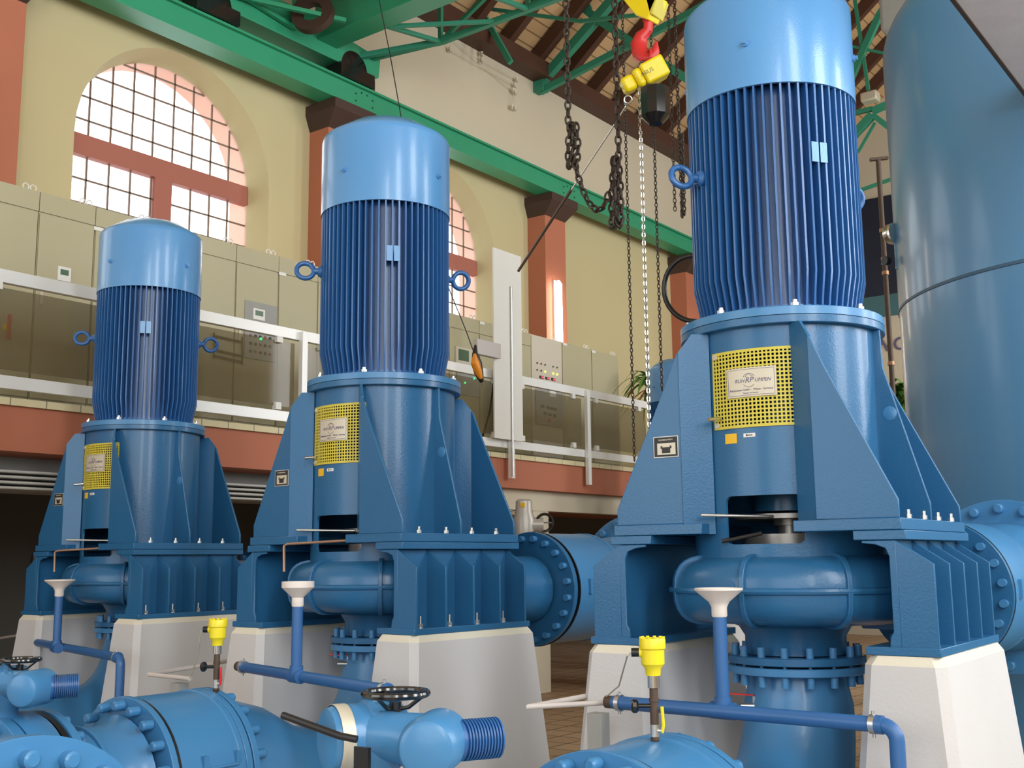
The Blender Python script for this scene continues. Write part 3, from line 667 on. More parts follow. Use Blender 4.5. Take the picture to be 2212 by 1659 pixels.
# ================================================================== DISCHARGE LINES
def discharge(i):
    X, Y, a, _ = PUMPS[i]; c = pl(i, .38, .915, -.175); nm = names[i]
    J = thing('dismantling_joint', 'large blue pipe coupling bolted behind the discharge flange of the %s' % nm, 'pipe coupling', c-V(0, 0, .36), 'discharge couplings')
    MB().lathe([(.2, 0), (.343, 0), (.343, .03), (.338, .032), (.338, .50), (.343, .502), (.343, .54), (.2, .54)], c, (0, 1, 0), 64).build('joint_barrel', pipe_blue, J)
    MB().lathe([(.2, 0), (.348, 0), (.348, .008), (.2, .008)], c-V(0, .009, 0), (0, 1, 0), 56).build('gasket', black, J)
    q = math.radians(0); MB().box(c+V(.332, .10, -.03), c+V(.352, .13, .06)).cyl(c+V(.346, .11, .01), c+V(.346, .5, .01), .008, 8).build('clamp_bar', pipe_blue, J)
    K = thing('discharge_valve', 'blue check valve body with a very large bolted flange behind the %s' % nm, 'valve', c+V(0, .9, -.5), 'discharge valves')
    MB().lathe([(0, .545), (.33, .545), (.32, .60), (.31, .75), (.33, 1.0), (.36, 1.21), (.36, 1.27), (0, 1.27)], c, (0, 1, 0), 56).build('valve_barrel', pipe_blue, K)
    f = MB(); flange_mb(f, c+V(0, 1.22, 0), (0, 1, 0), .49, .3, .05); fo = f.build('valve_flange', pipe_blue, K)
    caps(c+V(0, 1.22, 0), (0, -1, 0), .44, 20, .04, .028, fo)
for i in (0, 1, 2): discharge(i)

# ================================================================== DRAIN PIPES WITH FUNNELS
def drain(nm, pts, tee, funz, fr, fh, style, z):
    P = [aZ(*p, z) for p in pts]; T = aZ(*tee, z); r = .027
    R = thing('drain_pipe', 'thin blue drain pipe with white funnel in front of the %s' % nm, 'pipe', (T.x, T.y, z-.3), 'drain pipes with funnels')
    a, e = P[0], P[1]; dx = (e-a).normalized()
    bend = [e+dx*.05*math.sin(PI/2*k/6)-V(0, 0, .05*(1-math.cos(PI/2*k/6))) for k in range(7)]
    MB().tube([a, e]+bend[1:]+[bend[-1]-V(0, 0, .6)], r, 18).cyl(e-dx*.03, e+dx*.005, r*1.2, 18).cyl(T-dx*.05, T+dx*.05, r*1.22, 18).cyl(T, T+V(0, 0, .05), r*1.22, 18).build('run_pipe', pvc_blue, R)
    MB().cyl(a-dx*.035, a, r*.95, 16).build('pipe_stub', rust, R)
    tz = funz; MB().cyl(T+V(0, 0, .03), V(T.x, T.y, tz), r, 18).build('riser', pvc_blue, R)
    c = V(T.x, T.y, tz)
    if style: prof = [(r, -.005), (r*1.08, .0), (r*1.08, fh*.33), (fr*.95, fh*.72), (fr, fh*.75), (fr, fh), (fr-.004, fh), (fr-.006, fh*.75), (.02, fh*.33), (.02, .0)]
    else: prof = [(r, -.005), (r*1.12, 0), (r*1.12, fh*.3), (r*1.5, fh*.5), (fr, fh*.92), (fr, fh), (fr-.006, fh), (.03, fh*.5), (.02, 0)]
    MB().lathe(prof, c, (0, 0, 1), 36).build('funnel', whiteplastic, R)
    for q, s_ in ((a, 1), (e, -1)):
        cp = q+dx*.03*s_; MB().lathe([(r+.001, -.010), (r+.007, -.010), (r+.007, .010), (r+.001, .010)], cp, dx, 24).cyl(cp+V(0, 0, r), cp+V(0, 0, r+.018), .006, 8).cyl(cp-V(0, 0, r+.018), cp-V(0, 0, r), .006, 8).build('pipe_clip', zinc, R)
    return R
def zat(T, py):    # height of the pixel row above a ground point
    lo, hi = -2., 4.
    for _ in range(40):
        m = (lo+hi)/2; P = V(T.x, T.y, m); q = PY-F*(P.dot(up))/P.dot(fw)
        if q > py: lo = m
        else: hi = m
    return lo
for nm, pts, tee, y0, y1, fr, st in (('left-hand pump', ((65, 1385), (255, 1420)), (122, 1400), 1287, 1252, .060, 0),
                                  ('middle pump', ((520, 1440), (838, 1492)), (640, 1461), 1308, 1256, .070, 1),
                                  ('right-hand pump', ((1325, 1517), (1905, 1566)), (1562, 1535), 1330, 1270, .104, 0)):
    zz = {'l': -.56, 'm': -.55, 'r': -.58}[nm[0]]; T = aZ(*tee, zz); z0 = zat(T, y0); z1 = zat(T, y1); drain(nm, pts, tee, z0, fr*(T.length/4.7)*.93, z1-z0, st, zz)

# ================================================================== LEVEL SENSORS
def sensor(px, top, bot, D, nm, hand):
    B = aX(px, bot, D); x, y = B.x, B.y; zt = zat(B, top); R = thing('level_sensor', 'yellow transmitter on a brown stand pipe %s' % nm, 'sensor', (x, y, B.z), 'yellow transmitters')
    k = 1.0; o = V(x, y, zt)
    MB().lathe([(r*1.25, h*1.15) for r, h in [(0, 0), (.034, 0), (.036, -.004), (.036, -.030), (.032, -.034), (.032, -.075), (.022, -.088), (.020, -.108), (0, -.108)]], o, (0, 0, 1), 32).build('transmitter_head', yellow, R)
    cg = MB()
    for q in range(10):
        a = 2*PI*q/10; cg.box(o+V(math.cos(a)*.038-.004, math.sin(a)*.038-.004, -.002), o+V(math.cos(a)*.038+.004, math.sin(a)*.038+.004, .005))
    cg.build('cap_grip', yellow, R)
    d = V(-.85, -.5, 0).normalized(); g0 = o+V(0, 0, -.048)
    MB().cyl(g0, g0+d*.046, .017, 18).build('cable_port', yellow, R); MB().cyl(g0+d*.044, g0+d*.072, .015, 12).build('cable_gland', black, R)
    MB().cyl(o-V(0, 0, .165), o-V(0, 0, .122), .020, 20).build('steel_coupling', chrome, R)
    MB().cyl(V(x, y, B.z), o-V(0, 0, .165), .0145, 16).cyl(V(x, y, B.z), V(x, y, B.z+.05), .0145, 16).cyl(o-V(0, 0, .21), o-V(0, 0, .20), .017, 16).build('stand_pipe', rust, R)
    vz_ = o.z-.225; vq = V(x, y, vz_)
    K = MB(); hc = vq+V(-.055, -.035, 0); K.lathe([(0, -.010), (.018, -.012), (.024, -.006), (.024, .006), (.018, .012), (0, .012)], hc, (-.84, -.54, 0), 10).cyl(vq, hc, .008, 12); K.build('valve_knob', blackgloss, R)
    MB().cyl(vq-V(0, 0, .10), vq-V(0, 0, .06), .015, 16).cyl(vq-V(0, 0, .08), vq+V(.03, .0, -.08), .007, 10).build('ball_valve', zinc, R)
    MB().tube([vq+V(.028, 0, -.085), vq+V(.034, 0, -.06), vq+V(.030, 0, -.0)], .006, 8).build('lever', red if hand else yellow, R)
    return R, g0+d*.072
s2, g2 = sensor(466, 1338, 1512, -4.52, 'left of the middle pump', 1)
s3, g3 = sensor(1416, 1378, 1632, -1.99, 'left of the right-hand pump', 0)
# conduit arms and posts
def conduit_arm(pA, pB, pC, za, nm, gl, post):
    A, B_, C_ = [aZ(*p, za) for p in (pA, pB, pC)]
    R = thing('cable_conduit', 'grey plastic cable conduit bent in a V %s' % nm, 'conduit', B_, 'grey cable conduits')
    MB().tube([A, B_+(A-B_).normalized()*.03, B_, B_+(C_-B_).normalized()*.03, C_], .011, 10).build('conduit_tube', conduit, R)
    if gl is not None:
        m = (A+gl)/2+V(0, -.01, .0)
        MB().tube([A, A+V(.01, 0, .02), m+V(.02, 0, -.02), gl+V(-.012, -.006, -.01), gl], .003, 8).build('sensor_cable', plate, R)
    if post:
        q = aZ(*post, za-.03); o = MB().box((q.x-.035, q.y-.03, ZF), (q.x+.035, q.y+.03, q.z)).build('support_post', greypaint)
        tag(o, 'square grey post holding the conduit %s' % nm, 'post')
conduit_arm((410, 1466), (322, 1457), (610, 1408), -.575, 'beside the middle pump plinth', g2, (388, 1475))
conduit_arm((1302, 1518), (1141, 1527), (1650, 1432), -.59, 'left of the right-hand pump', g3, (1292, 1540))
o = MB().tube([aZ(-60, 1388, -.62), aZ(230, 1342, -.62)], .011, 10).build('cable_conduit', conduit); tag(o, 'grey plastic conduit at far left beside the first plinth', 'conduit')

# ================================================================== TANK
R = thing('storage_tank', 'tall blue steel tank with domed top at the right edge', 'tank', (-1.185, 8.99, ZF))
tr = 1.6; cx_, cy_ = -1.185, 8.99; zt = 3.85
prof = [(0, ZF), (tr, ZF)] + [(tr, z) for z in (0, 1.82)]
MB().lathe([(tr, ZF+.3), (tr, 1.83), (tr+.004, 1.835), (tr, 1.84), (tr, zt)]+[(tr*math.cos(ra_)**.62 if ra_ < PI/2-.01 else 0, zt+.62*math.sin(ra_)) for ra_ in [PI/2*k/14 for k in range(1, 15)]], (cx_, cy_, 0), (0, 0, 1), 128).build('tank_shell', tank_blue, R)
MB().lathe([(0, ZF), (tr-.1, ZF), (tr-.1, ZF+.35)], (cx_, cy_, 0), (0, 0, 1), 64).build('tank_skirt', tank_blue, R)
MB().lathe([(tr, 1.822), (tr+.006, 1.826), (tr+.006, 1.844), (tr, 1.848)], (cx_, cy_, 0), (0, 0, 1), 128).build('weld_seam', mat('seam_blue', (.05, .12, .2), .5), R)
g = V(cx_, cy_, 0)+V(-.965, -.26, 0).normalized()*(tr+.10)
G1 = aY(1928, 505, 8.35); GA = thing('pressure_gauge', 'round pressure gauge with small valve at the left side of the tall tank', 'gauge', G1)
MB().lathe([(0, -.03), (.075, -.03), (.08, -.02), (.08, .02), (.07, .03), (0, .03)], G1, (.9, -.42, 0), 32).build('gauge_case', chrome, GA)
MB().cyl(G1-V(-.02, 0, .28), G1-V(-.02, 0, .07), .014, 12).cyl(G1+V(.02, 0, -.28), G1+V(.35, .1, -.28), .018, 12).build('gauge_pipe', tank_blue, GA)
MB().lathe([(0, -.02), (.035, -.02), (.035, .02), (0, .02)], G1+V(-.05, -.03, -.21), (-.5, -.9, 0), 20).build('gauge_valve', black, GA)
# overhead slab top right
e1, e2 = aZ(2060, 0, 2.82), aZ(2212, 213, 2.82); ex = (e1.x+e2.x)/2
sl = struct('overhead_slab', MB().box((ex+.02, 4.0, 2.82), (ex+.85, 7.34, 3.0)), greyslab)
MB().box((ex, 4.0, 2.81), (ex+.022, 7.34, 3.01)).build('edge_strip', rust, sl)
# pale duct box behind tank top
d0 = aY(1895, -10, 14); d1 = aY(2015, 36, 14)
tag(MB().box((d0.x, 14, d1.z), (d1.x, 14.8, d1.z+1.2)).build('air_duct', greypaint, bevel=.06), 'grey rounded duct hanging under the roof behind the tank top', 'duct')
# brown pipe with T top
a = aY(1897, 345, 12); q = V(a.x, a.y, zat(a, 860))
q.z = ZF
R = thing('vent_pipe', 'thin rusty brown vent pipe with T top beside the tall tank', 'pipe', q)
MB().tube([q, a], .028, 12).build('stand_pipe', rust, R)
rr = rt*.09; MB().bar(a-rr+V(0, 0, .0), a+rr*1.2+V(0, 0, .02), .05, .03).build('tee_top', rust, R)
for py in (498, 560, 568, 590, 785):
    c = V(a.x, a.y, zat(a, py)); MB().cyl(c-V(0, 0, .02), c+V(0, 0, .02), .038, 12).build('pipe_collar', mat('copper_brass', (.4, .22, .12), .4, metal=.5), R)
# end wall sign
n0 = aY(1800, 455, YE-.06); n1 = aY(1990, 625, YE-.06); n2 = aY(1990, 672, YE-.06)
sg = thing('wall_sign', 'wide dark navy and teal panel with writing on the far end wall', 'sign', V((n0.x+n1.x)/2, YE-.06, n2.z))
nx0, nx1 = n0.x-2.5, n1.x+2.5
MB().box((nx0, YE-.06, n1.z), (nx1, YE-.003, n0.z+.1)).build('navy_field', navy, sg)
MB().box((nx0, YE-.05, n2.z), (nx1, YE-.003, n1.z)).build('teal_band', teal, sg)
t0 = aY(1936, 738, YE-.02); text_mesh('woh', .62, frame_mat(V(t0.x+.02, YE-.02, t0.z), (1, 0, 0), (0, -1, 0)), 'lettering', ink, sg)

# ================================================================== CRANE RAIL BEAM AND CRANE
XB = XW+.50; bz0 = 5.705; bt = 6.01
R = thing('crane_rail_beam', 'long green steel runway beam resting on the wall capitals', 'beam', (XW+.2, 10, bz0))
MB().box((XB-.05, .5, bz0+.03), (XB-.02, YE, bt-.03)).box((XB-.27, .5, bz0), (XB+.02, YE, bz0+.03)).box((XB-.27, .5, bt-.03), (XB+.03, YE, bt)).build('i_beam', green, R)
MB().box((XB-.16, .5, bt), (XB-.08, YE, bt+.06)).build('rail', mat('rail_dark_green', (.03, .12, .07), .5), R)
for y in edges[1:5]:
    sp = MB()
    for (u, v) in ((-.15, .12), (.15, .12), (-.15, .25), (.15, .25), (-.05, .3), (.05, .3)): sp.cyl((XB-.02, y+u+.2, bz0+v*.75), (XB-.008, y+u+.2, bz0+v*.75), .012, 8)
    sp.build('splice_rivets', mat('rivet_dark', (.01, .10, .05), .5), R)
C = thing('overhead_crane', 'green overhead travelling crane with box girder and wheels on the runway beam', 'crane', (XW+.4, 9, bt))
cz0 = bt+.16; ya, yb = 7.2, 10.35
cx0 = XB-.10
ca = MB()
ca.prism([V(cx0, 5.5, 6.26), V(cx0, yb-.32, 6.26), V(cx0, yb-.25, 6.30), V(cx0, yb-.22, 6.58), V(cx0, 9.6, 6.62), V(cx0, 9.0, 6.72), V(cx0, 7.9, 6.68), V(cx0, 5.5, 6.68)], V(-.32, 0, 0))
ca.build('end_carriage', green, C, bevel=.01)
for yy in (7.45, 9.65): MB().lathe([(0, -.06), (.20, -.06), (.23, -.05), (.23, .05), (.20, .06), (0, .06)], (XB-.15, yy, bt+.06+.20), (1, 0, 0), 32).box((XB-.30, yy-.30, bt+.07), (XB-.03, yy+.30, bt+.24)).build('wheel', blackgloss, C)
gy0, gy1 = 9.0, 9.33; gz = 6.44
MB().box((cx0-.1, gy0+.05, gz), (XE-.4, gy0+.07, gz+.75)).box((cx0-.1, gy1-.07, gz), (XE-.4, gy1-.05, gz+.75)).box((cx0-.1, gy0, gz-.02), (XE-.4, gy1, gz)).box((cx0-.1, gy0, gz+.75), (XE-.4, gy1, gz+.78)).build('main_girder', green, C)
MB().box((cx0-.1, 7.35, gz), (XE-.4, 7.37, gz+.75)).box((cx0-.1, 7.63, gz), (XE-.4, 7.65, gz+.75)).box((cx0-.1, 7.3, gz-.02), (XE-.4, 7.7, gz)).build('main_girder', green, C)
w_ = MB(); wy = 10.3; wz = gz+.17
w_.bar((cx0+.9, wy, wz), (XE-.4, wy, wz), .07, .07); w_.bar((cx0+.9, wy, wz), (cx0-.05, wy-.55, 6.48), .07, .07); w_.bar((cx0+.9, wy, wz), (cx0-.05, wy-.35, 6.52), .06, .06)
for k in range(10):
    xx = cx0+.9+k*1.4; w_.bar((xx, wy, wz), (xx, wy, wz+.7), .05, .05); w_.bar((xx, gy1, gz), (xx, wy, wz), .05, .05); w_.bar((xx, wy, wz), (xx+1.4, wy, wz+.7), .05, .05); w_.bar((xx, gy1, gz), (xx+.9, wy, wz), .045, .045)
w_.bar((cx0+.9, wy, wz+.7), (XE-.4, wy, wz+.7), .06, .06); w_.build('walkway_truss', trussgreen, C)
MB().lathe([(.13, -.05), (.26, -.05), (.26, .05), (.13, .05), (.13, -.05)], (cx0+.35, 8.6, gz+.05), (.5, -1, .2), 36).build('drive_wheel', brownwood, C)
fr = MB(); fr.bar((cx0+.05, 7.7, gz+.05), (cx0+.05, 8.6, gz-.05), .05, .05).bar((cx0+.05, 8.6, gz-.05), (cx0+.05, 8.6, gz+.9), .07, .07).bar((cx0+.05, 7.7, gz+.05), (cx0+.9, 7.7, gz+.2), .05, .05).bar((cx0+.05, 7.7, gz+.0), (cx0+.6, 8.9, gz), .05, .05).bar((cx0+.05, 8.0, gz+.35), (cx0+.8, 9., gz+.35), .05, .05); fr.build('cross_bracing', green, C)
MB().box((cx0-.2, yb-.30, bt+.0), (cx0-.10, yb-.22, 6.3)).build('rail_sweeper', brownwood, C)

# ================================================================== ROOF TRUSSES
def truss(name, label, segs, Y, w0=.10):
    R = thing(name, label, 'roof truss', aY(*segs[0][0], Y))
    for s_ in segs:
        m = MB(); wd = (s_[2] if len(s_) > 2 else w0)*(.6 if Y > 19 else 1); m.bar(aY(*s_[0], Y), aY(*s_[1], Y), wd, wd*.8, (0, 1, 0)); m.build('truss_member', trussgreen, R)
truss('roof_truss', 'green steel roof truss above the wall beside the hook block', [((1167, 180), (1420, -110), .15), ((1168, 198), (1500, 24), .10), ((1229, -8), (1291, 42), .12), ((1291, 42), (1520, 195), .12), ((1168, 175), (1168, 200), .2), ((1275, 20), (1240, -60), .06), ((1500, 24), (1620, -50), .1)], 14.2)
truss('roof_truss', 'slender green roof brace ending on the wall plate above the crane walkway', [((1103, 135), (1010, -30), .08), ((1028, 34), (1030, -20), .07), ((1062, 20), (1254, 46), .05), ((1254, 46), (1400, 30), .05)], 12.6)
truss('roof_truss', 'distant green roof truss seen between the right-hand motor and the tank', [((1820, 210), (1899, 34), .2), ((1899, 34), (1960, -60), .2), ((1845, -10), (1876, 195), .1), ((1790, 90), (1990, 132), .08), ((1800, 340), (1885, 248), .24), ((1885, 248), (1990, 330), .16), ((1780, 260), (1885, 235), .14), ((1885, 240), (2000, 190), .2), ((1890, 265), (1853, 330), .08), ((1800, 432), (1990, 364), .10)], 19.5)
fl = aY(1880, 212, 19.3); o = MB().box(fl-V(.15, .12, .08), fl+V(.15, .12, .10)).build('flood_light', plate, bevel=.03); tag(o, 'small beige floodlight box on the distant green truss', 'lamp')

# ================================================================== CHAINS AND HOIST
def chain(name, label, pts, L, r, m, cat='chain', group=None):
    # links along a polyline: L link inner pitch
    mb = MB(); pts = [Vector(p) for p in pts]; seg = 0; pos = 0.; k = 0; tot = sum((pts[i+1]-pts[i]).length for i in range(len(pts)-1)); n = int(tot/L)
    acc = [0]
    for i in range(len(pts)-1): acc.append(acc[-1]+(pts[i+1]-pts[i]).length)
    def at(s_):
        for i in range(len(pts)-1):
            if s_ <= acc[i+1] or i == len(pts)-2:
                return pts[i].lerp(pts[i+1], (s_-acc[i])/max(1e-6, acc[i+1]-acc[i]))
    for k in range(n):
        a, b = at(k*L), at((k+1)*L); d = (b-a).normalized(); c = (a+b)/2
        s1 = d.cross(V(.6, .8, 0)); 
        if s1.length < .1: s1 = d.cross(V(0, 0, 1))
        s1.normalize(); s2 = d.cross(s1)
        sd = s1 if k % 2 else s2; hl = L*.5+r*.9; hwid = L*.36
        ps = []
        for j in range(10):
            t = 2*PI*j/10; ps.append(c+d*(math.cos(t)*hl)+sd*(math.sin(t)*hwid))
        mb.tube(ps, r, 5, closed=True)
    o = mb.build(name, m); tag(o, label, cat, group); return o
def vert(px, py0, Dy, py1):
    a = aY(px, py0, Dy); return a, V(a.x, a.y, zat(a, py1))
YC = 8.2
def wob(a, b, n, amp):
    return [a.lerp(b, i/n)+V(amp*math.sin(i*2.1), amp*math.cos(i*1.3), 0) for i in range(n+1)]
a, b = vert(1222, -30, YC, 285); chain('lifting_chain', 'left heavy rusty lifting chain hanging from above', [a, b], .072, .011, chainbrown)
def bundle(px, py0, py1, n, wpx, name, label):
    mb = []; 
    for i in range(n):
        x = px-wpx/2+wpx*i/(n-1); p0 = aY(x*.5+px*.5, py0, YC+random.uniform(-.03, .03)); p1 = aY(x, (py0+py1)/2, YC+random.uniform(-.05, .05)); p2 = aY(x+random.uniform(-4, 4), py1-random.uniform(0, 25), YC)
        mb.append((p0, p1, p2))
    pts = []
    for i, t in enumerate(mb): pts += list(t) if i % 2 == 0 else list(t)[::-1]
    chain(name, label, pts, .072, .011, chainbrown)
bundle(1238, 265, 365, 4, 22, 'chain_bundle', 'looped bundle of rusty chain under the left lifting chain')
a, b = vert(1327, -30, YC, 345); chain('lifting_chain', 'right heavy rusty lifting chain hanging left of the hook', [a, b], .072, .011, chainbrown)
bundle(1331, 340, 500, 4, 20, 'chain_bundle', 'long looped bundle of rusty chain under the right lifting chain')
chain('slack_chain', 'slack rusty chain sagging between the two chain bundles', [aY(x, y, YC) for x, y in ((1241, 350), (1250, 385), (1262, 420), (1278, 447), (1296, 457), (1308, 440), (1318, 405))], .072, .011, chainbrown)
H = aY(1392, 165, YC)        # hoist centre
a, b = vert(1343, -20, YC+.4, 1000); chain('control_chain', 'thin brown hand chain left of the bright load chain', [a, b], .034, .0045, chainbrown)
a, b = vert(1403, -20, YC+.3, 850); chain('control_chain', 'thin brown hand chain right of the bright load chain', [a, b], .034, .0045, chainbrown)
a, b = vert(1442, -20, YC+3, 300); chain('control_chain', 'thin dark chain against the board ceiling, left of the right-hand motor', [a, b], .05, .006, chainbrown)
a = aY(1467, 290, YC+3); a2 = aY(1474, 470, YC+3); a0_ = V(a.x, a.y, 11.2); chain('chain_bundle', 'dark chain bundle hanging close to the left of the right-hand motor', [a0_, a, a2, a+V(.04, 0, 0), a2+V(.03, 0, 0)], .05, .008, chainbrown)
a, b = vert(1381, 198, YC, 960); chain('load_chain', 'bright zinc load chain running down from the yellow hoist', [a, b], .036, .0062, chrome)
R = thing('chain_hoist', 'yellow electric chain hoist with black chain bag hanging from the red hook', 'hoist', H)
ax = (rt*.85+up*.45).normalized(); 
MB().bar(H-ax*.02+fw*.0, H+ax*.20, .22, .19, up).build('hoist_body', hoistyellow, R, bevel=.02)
MB().bar(H-ax*.10, H-ax*.02, .20, .17, up).build('gear_case', hoistyellow, R, bevel=.03)
MB().bar(H-ax*.22, H-ax*.10, .16, .14, up).build('end_case', hoistyellow, R, bevel=.03)
tb = aY(1414, 198, YC); bb = V(tb.x, tb.y, zat(tb, 268))
MB().tube([tb+V(0, 0, .02), tb-V(0, 0, .08), bb+V(0, 0, .07), bb], [.13, .135, .13, .06], 10).build('chain_bag', blackgloss, R)
text_mesh('ABUS', .05, frame_mat(aY(1398, 155, YC-.15), rt+up*.5, -fw), 'lettering', inkblack, R)
hb = aY(1386, -5, YC)
R = thing('hook_block', 'yellow crane hook block with red hook at the top of the picture', 'hook', hb)
def pw(px, py): return aY(px, py, YC)
MB().prism([pw(1338, -10), pw(1372, 32), pw(1398, 42), pw(1420, -10)], V(.02, .16, 0)).build('side_plate', hoistyellow, R, bevel=.01)
MB().prism([pw(1392, -10), pw(1402, 30), pw(1408, 30), pw(1422, -10)], V(.0, .2, 0)).build('side_plate', guardyellow, R, bevel=.01)
hk = [pw(x, y)+V(.01, .08, 0) for x, y in ((1389, 38), (1388, 58), (1374, 72), (1367, 90), (1371, 110), (1384, 122), (1397, 118), (1404, 104), (1406, 84))]
MB().tube(hk, [.045, .045, .06, .075, .075, .07, .055, .04, .012], 14).cyl(hk[0]+V(0, 0, .06), hk[0], .055, 20).build('hook', red, R)
MB().ring(pw(1391, 122)+V(.01, .08, 0), rt, .075, .014, 24, 8, 1.3).build('shackle', red, R)
MB().ring(pw(1390, 140), fw, .03, .01, 20, 8).build('hoist_eye', black, R)
# sling rod
s0, s1 = aY(1357, 222, YC), aY(1120, 585, 10.3)
R = thing('wire_sling', 'taut grey wire sling running from the hoist down to the white board', 'cable', s1)
mid = s0.lerp(s1, .45)
MB().tube([s0, s0.lerp(mid, .3)+V(0, 0, -.01), mid], .008, 8).build('wire', zinc, R); MB().tube([mid, s1], .017, 10).build('rod', rust, R)
MB().ring(s0+V(0, 0, .03), fw, .035, .007, 20, 8).ring(s0-V(.03, 0, .03), rt, .03, .007, 20, 8).build('snap_hook', chrome, R)
# pendant and cord
pd = aX(1032, 790, -7.9)
cord = [aX(817, -10, -8.4), aX(843, 120, -8.4), aX(866, 250, -8.3), aX(900, 420, -8.2), aX(960, 600, -8.1), aX(1005, 710, -8.0), aX(1025, 765, -7.9)]
R = thing('pendant_control', 'orange and black crane pendant control hanging on a cord beside the white board', 'remote control', pd-V(0, 0, .25))
MB().tube(cord, .006, 8).build('cord', black, R)
q = [aX(x, y, -7.9) for x, y in ((1027, 745), (1026, 765), (1030, 785), (1034, 805), (1041, 825))]
MB().tube(q, [.012, .035, .06, .055, .025], 12).build('grip', black, R)
q = [aX(x, y, -7.88) for x, y in ((1024, 765), (1025, 785), (1032, 805), (1038, 818))]
MB().tube([p+V(.02, -.015, 0) for p in q], [.015, .05, .045, .02], 12).build('shell', orange, R)
MB().cyl(pd+V(.06, -.05, .0), pd+V(.075, -.07, .0), .018, 12).build('stop_button', red, R)

# ================================================================== RAILING
zr0, zr1 = 2.177, 2.282
posts_y = [.66, 2.36, 4.06, 5.76, 7.46, 9.16, 10.86, 12.56, 14.26, 15.96, 17.66]
for a, b in ((0, 3), (3, 6), (6, 10)):
    pass
R = thing('guard_railing', 'long aluminium railing with smoked glass panels along the mezzanine edge', 'railing', (XR, 8, ZS))
MB().box((XR-.03, -1, zr0), (XR+.03, 18, zr1)).build('top_rail', alum, R, bevel=.004)
MB().box((XR-.025, -1, 1.350), (XR+.025, 18, 1.452)).build('bottom_rail', alum, R, bevel=.004)
for i, y in enumerate(posts_y):
    lo = 1.0 if y > 10 else 1.27
    MB().box((XR+.03, y-.035, lo-.02), (XR+.085, y+.035, zr1-.02)).build('post', alum, R, bevel=.003)
    if i+1 < len(posts_y):
        y2 = posts_y[i+1]; pn = MB().box((XR-.012, y+.06, 1.50), (XR-.004, y2-.06, zr0-.035)).build('glass_panel', smoked, R)
        for yy in (y+.28, y2-.28):
            MB().box((XR-.02, yy-.035, zr0-.06), (XR+.034, yy+.035, zr0+.005)).build('clip', white, R, bevel=.003); MB().box((XR-.02, yy-.035, 1.46), (XR+.034, yy+.035, 1.53)).build('clip', white, R, bevel=.003)
# white board with rod
b0 = aX(1066, 550, XR+.12); b1 = aX(1130, 958, XR+.12); y0 = b0.y; y1 = b1.y
R = thing('white_board', 'tall narrow white board with a steel rod mounted upright on the railing', 'board', (XR+.1, (y0+y1)/2, b1.z))
MB().box((XR+.10, y0, 1.44), (XR+.12, y1, 3.78)).build('board_panel', white, R)
ym = (y0+y1)/2+.05; MB().cyl((XR+.135, ym, 1.0), (XR+.135, ym, 3.35), .014, 12).build('rod', zinc, R)
c = aX(1060, 754, XR+.20); MB().box((XR+.13, c.y-.25, c.z-.09), (XR+.2, c.y+.20, c.z+.09)).build('junction_box', greybox, R, bevel=.004)
o = MB().tube([aX(1066, 830, -8.45), aX(1058, 890, -8.5), aX(1042, 945, -8.5), aX(1040, 960, -8.52)*1.0-V(0, 0, .3)], .012, 8).build('black_cable', black); tag(o, 'black cable curving down behind the glass left of the white board', 'cable')

# ================================================================== CABINETS
XC = -9.2
cabs = [(-.4, 5.02, 3.31, 0), (5.02, 5.82, 3.31, 0), (5.82, 6.7, 3.31, 0), (6.7, 7.33, 3.31, 0), (7.33, 7.93, 3.31, 0), (7.93, 8.6, 3.31, 0), (8.6, 9.5, 3.15, 0)]
def yX(px, py=700): return aX(px, py, XC).y
B1 = [yX(-60, 500), yX(82, 500), yX(204, 520), yX(330, 560), yX(509, 620), yX(601, 640), yX(686, 650), yX(800, 690)]
B2 = [yX(800, 690), yX(970, 720), yX(1035, 730), yX(1090, 740), yX(1147, 760), yX(1214, 770), yX(1278, 790), yX(1336, 800)]
desc = ['at the left picture edge with a red rotary switch', 'with a small display at its upper right, second from the left', 'just behind the left-hand motor', 'hidden partly by the left-hand motor, right side',
        'with a recessed display and button panel', 'between the display cabinet and the middle motor', 'right behind the middle motor on its left side']
def cab(y0, y1, zt, label, m=cabinet, strip=True):
    R = thing('switch_cabinet', label, 'cabinet', (XC-.25, (y0+y1)/2, ZS), 'beige switch cabinets')
    MB().box((XC-.55, y0+.004, ZS), (XC-.012, y1-.004, zt)).build('cabinet_body', m, R)
    d = MB().box((XC-.012, y0+.010, ZS+.16), (XC+.004, y1-.010, zt-(.19 if strip else .02))).build('door', m, R, bevel=.003)
    if strip: MB().box((XC-.012, y0+.004, zt-.18), (XC+.002, y1-.004, zt)).build('top_fascia', m, R)
    vs = MB().box((XC-.011, y0+.12, ZS+.02), (XC-.006, y1-.12, ZS+.13)).build('plinth_grille', greypaint, R)
    MB().box((XC+.004, y0+.05, ZS+1.0), (XC+.016, y0+.075, ZS+1.12)).build('door_handle', cabinetpink, d)
    for yy in (y1-.11, y1-.04): MB().ring((XC-.05, yy, zt+.035), (1, 0, 0), .028, .006, 16, 6).cyl((XC-.05, yy, zt-.0), (XC-.05, yy, zt+.012), .008, 8).build('lifting_eye', white, R)
    return R, d
for i in range(7): R, d = cab(B1[i], B1[i+1], 3.31, 'tall beige switch cabinet ' + desc[i]); B1[i] = (B1[i], R, d)
desc2 = ['behind the middle motor', 'right of the middle motor behind the pendant', 'left of the white board', 'hidden behind the white board']
for i in range(4): R, d = cab(B2[i], B2[i+1], 3.17, 'lower beige switch cabinet '+desc2[i]); B2[i] = (B2[i], R, d)
R1, D1 = cab(B2[4], B2[5], 3.17, 'pale switch cabinet with signal lamps right of the white board', cabinetpink, False)
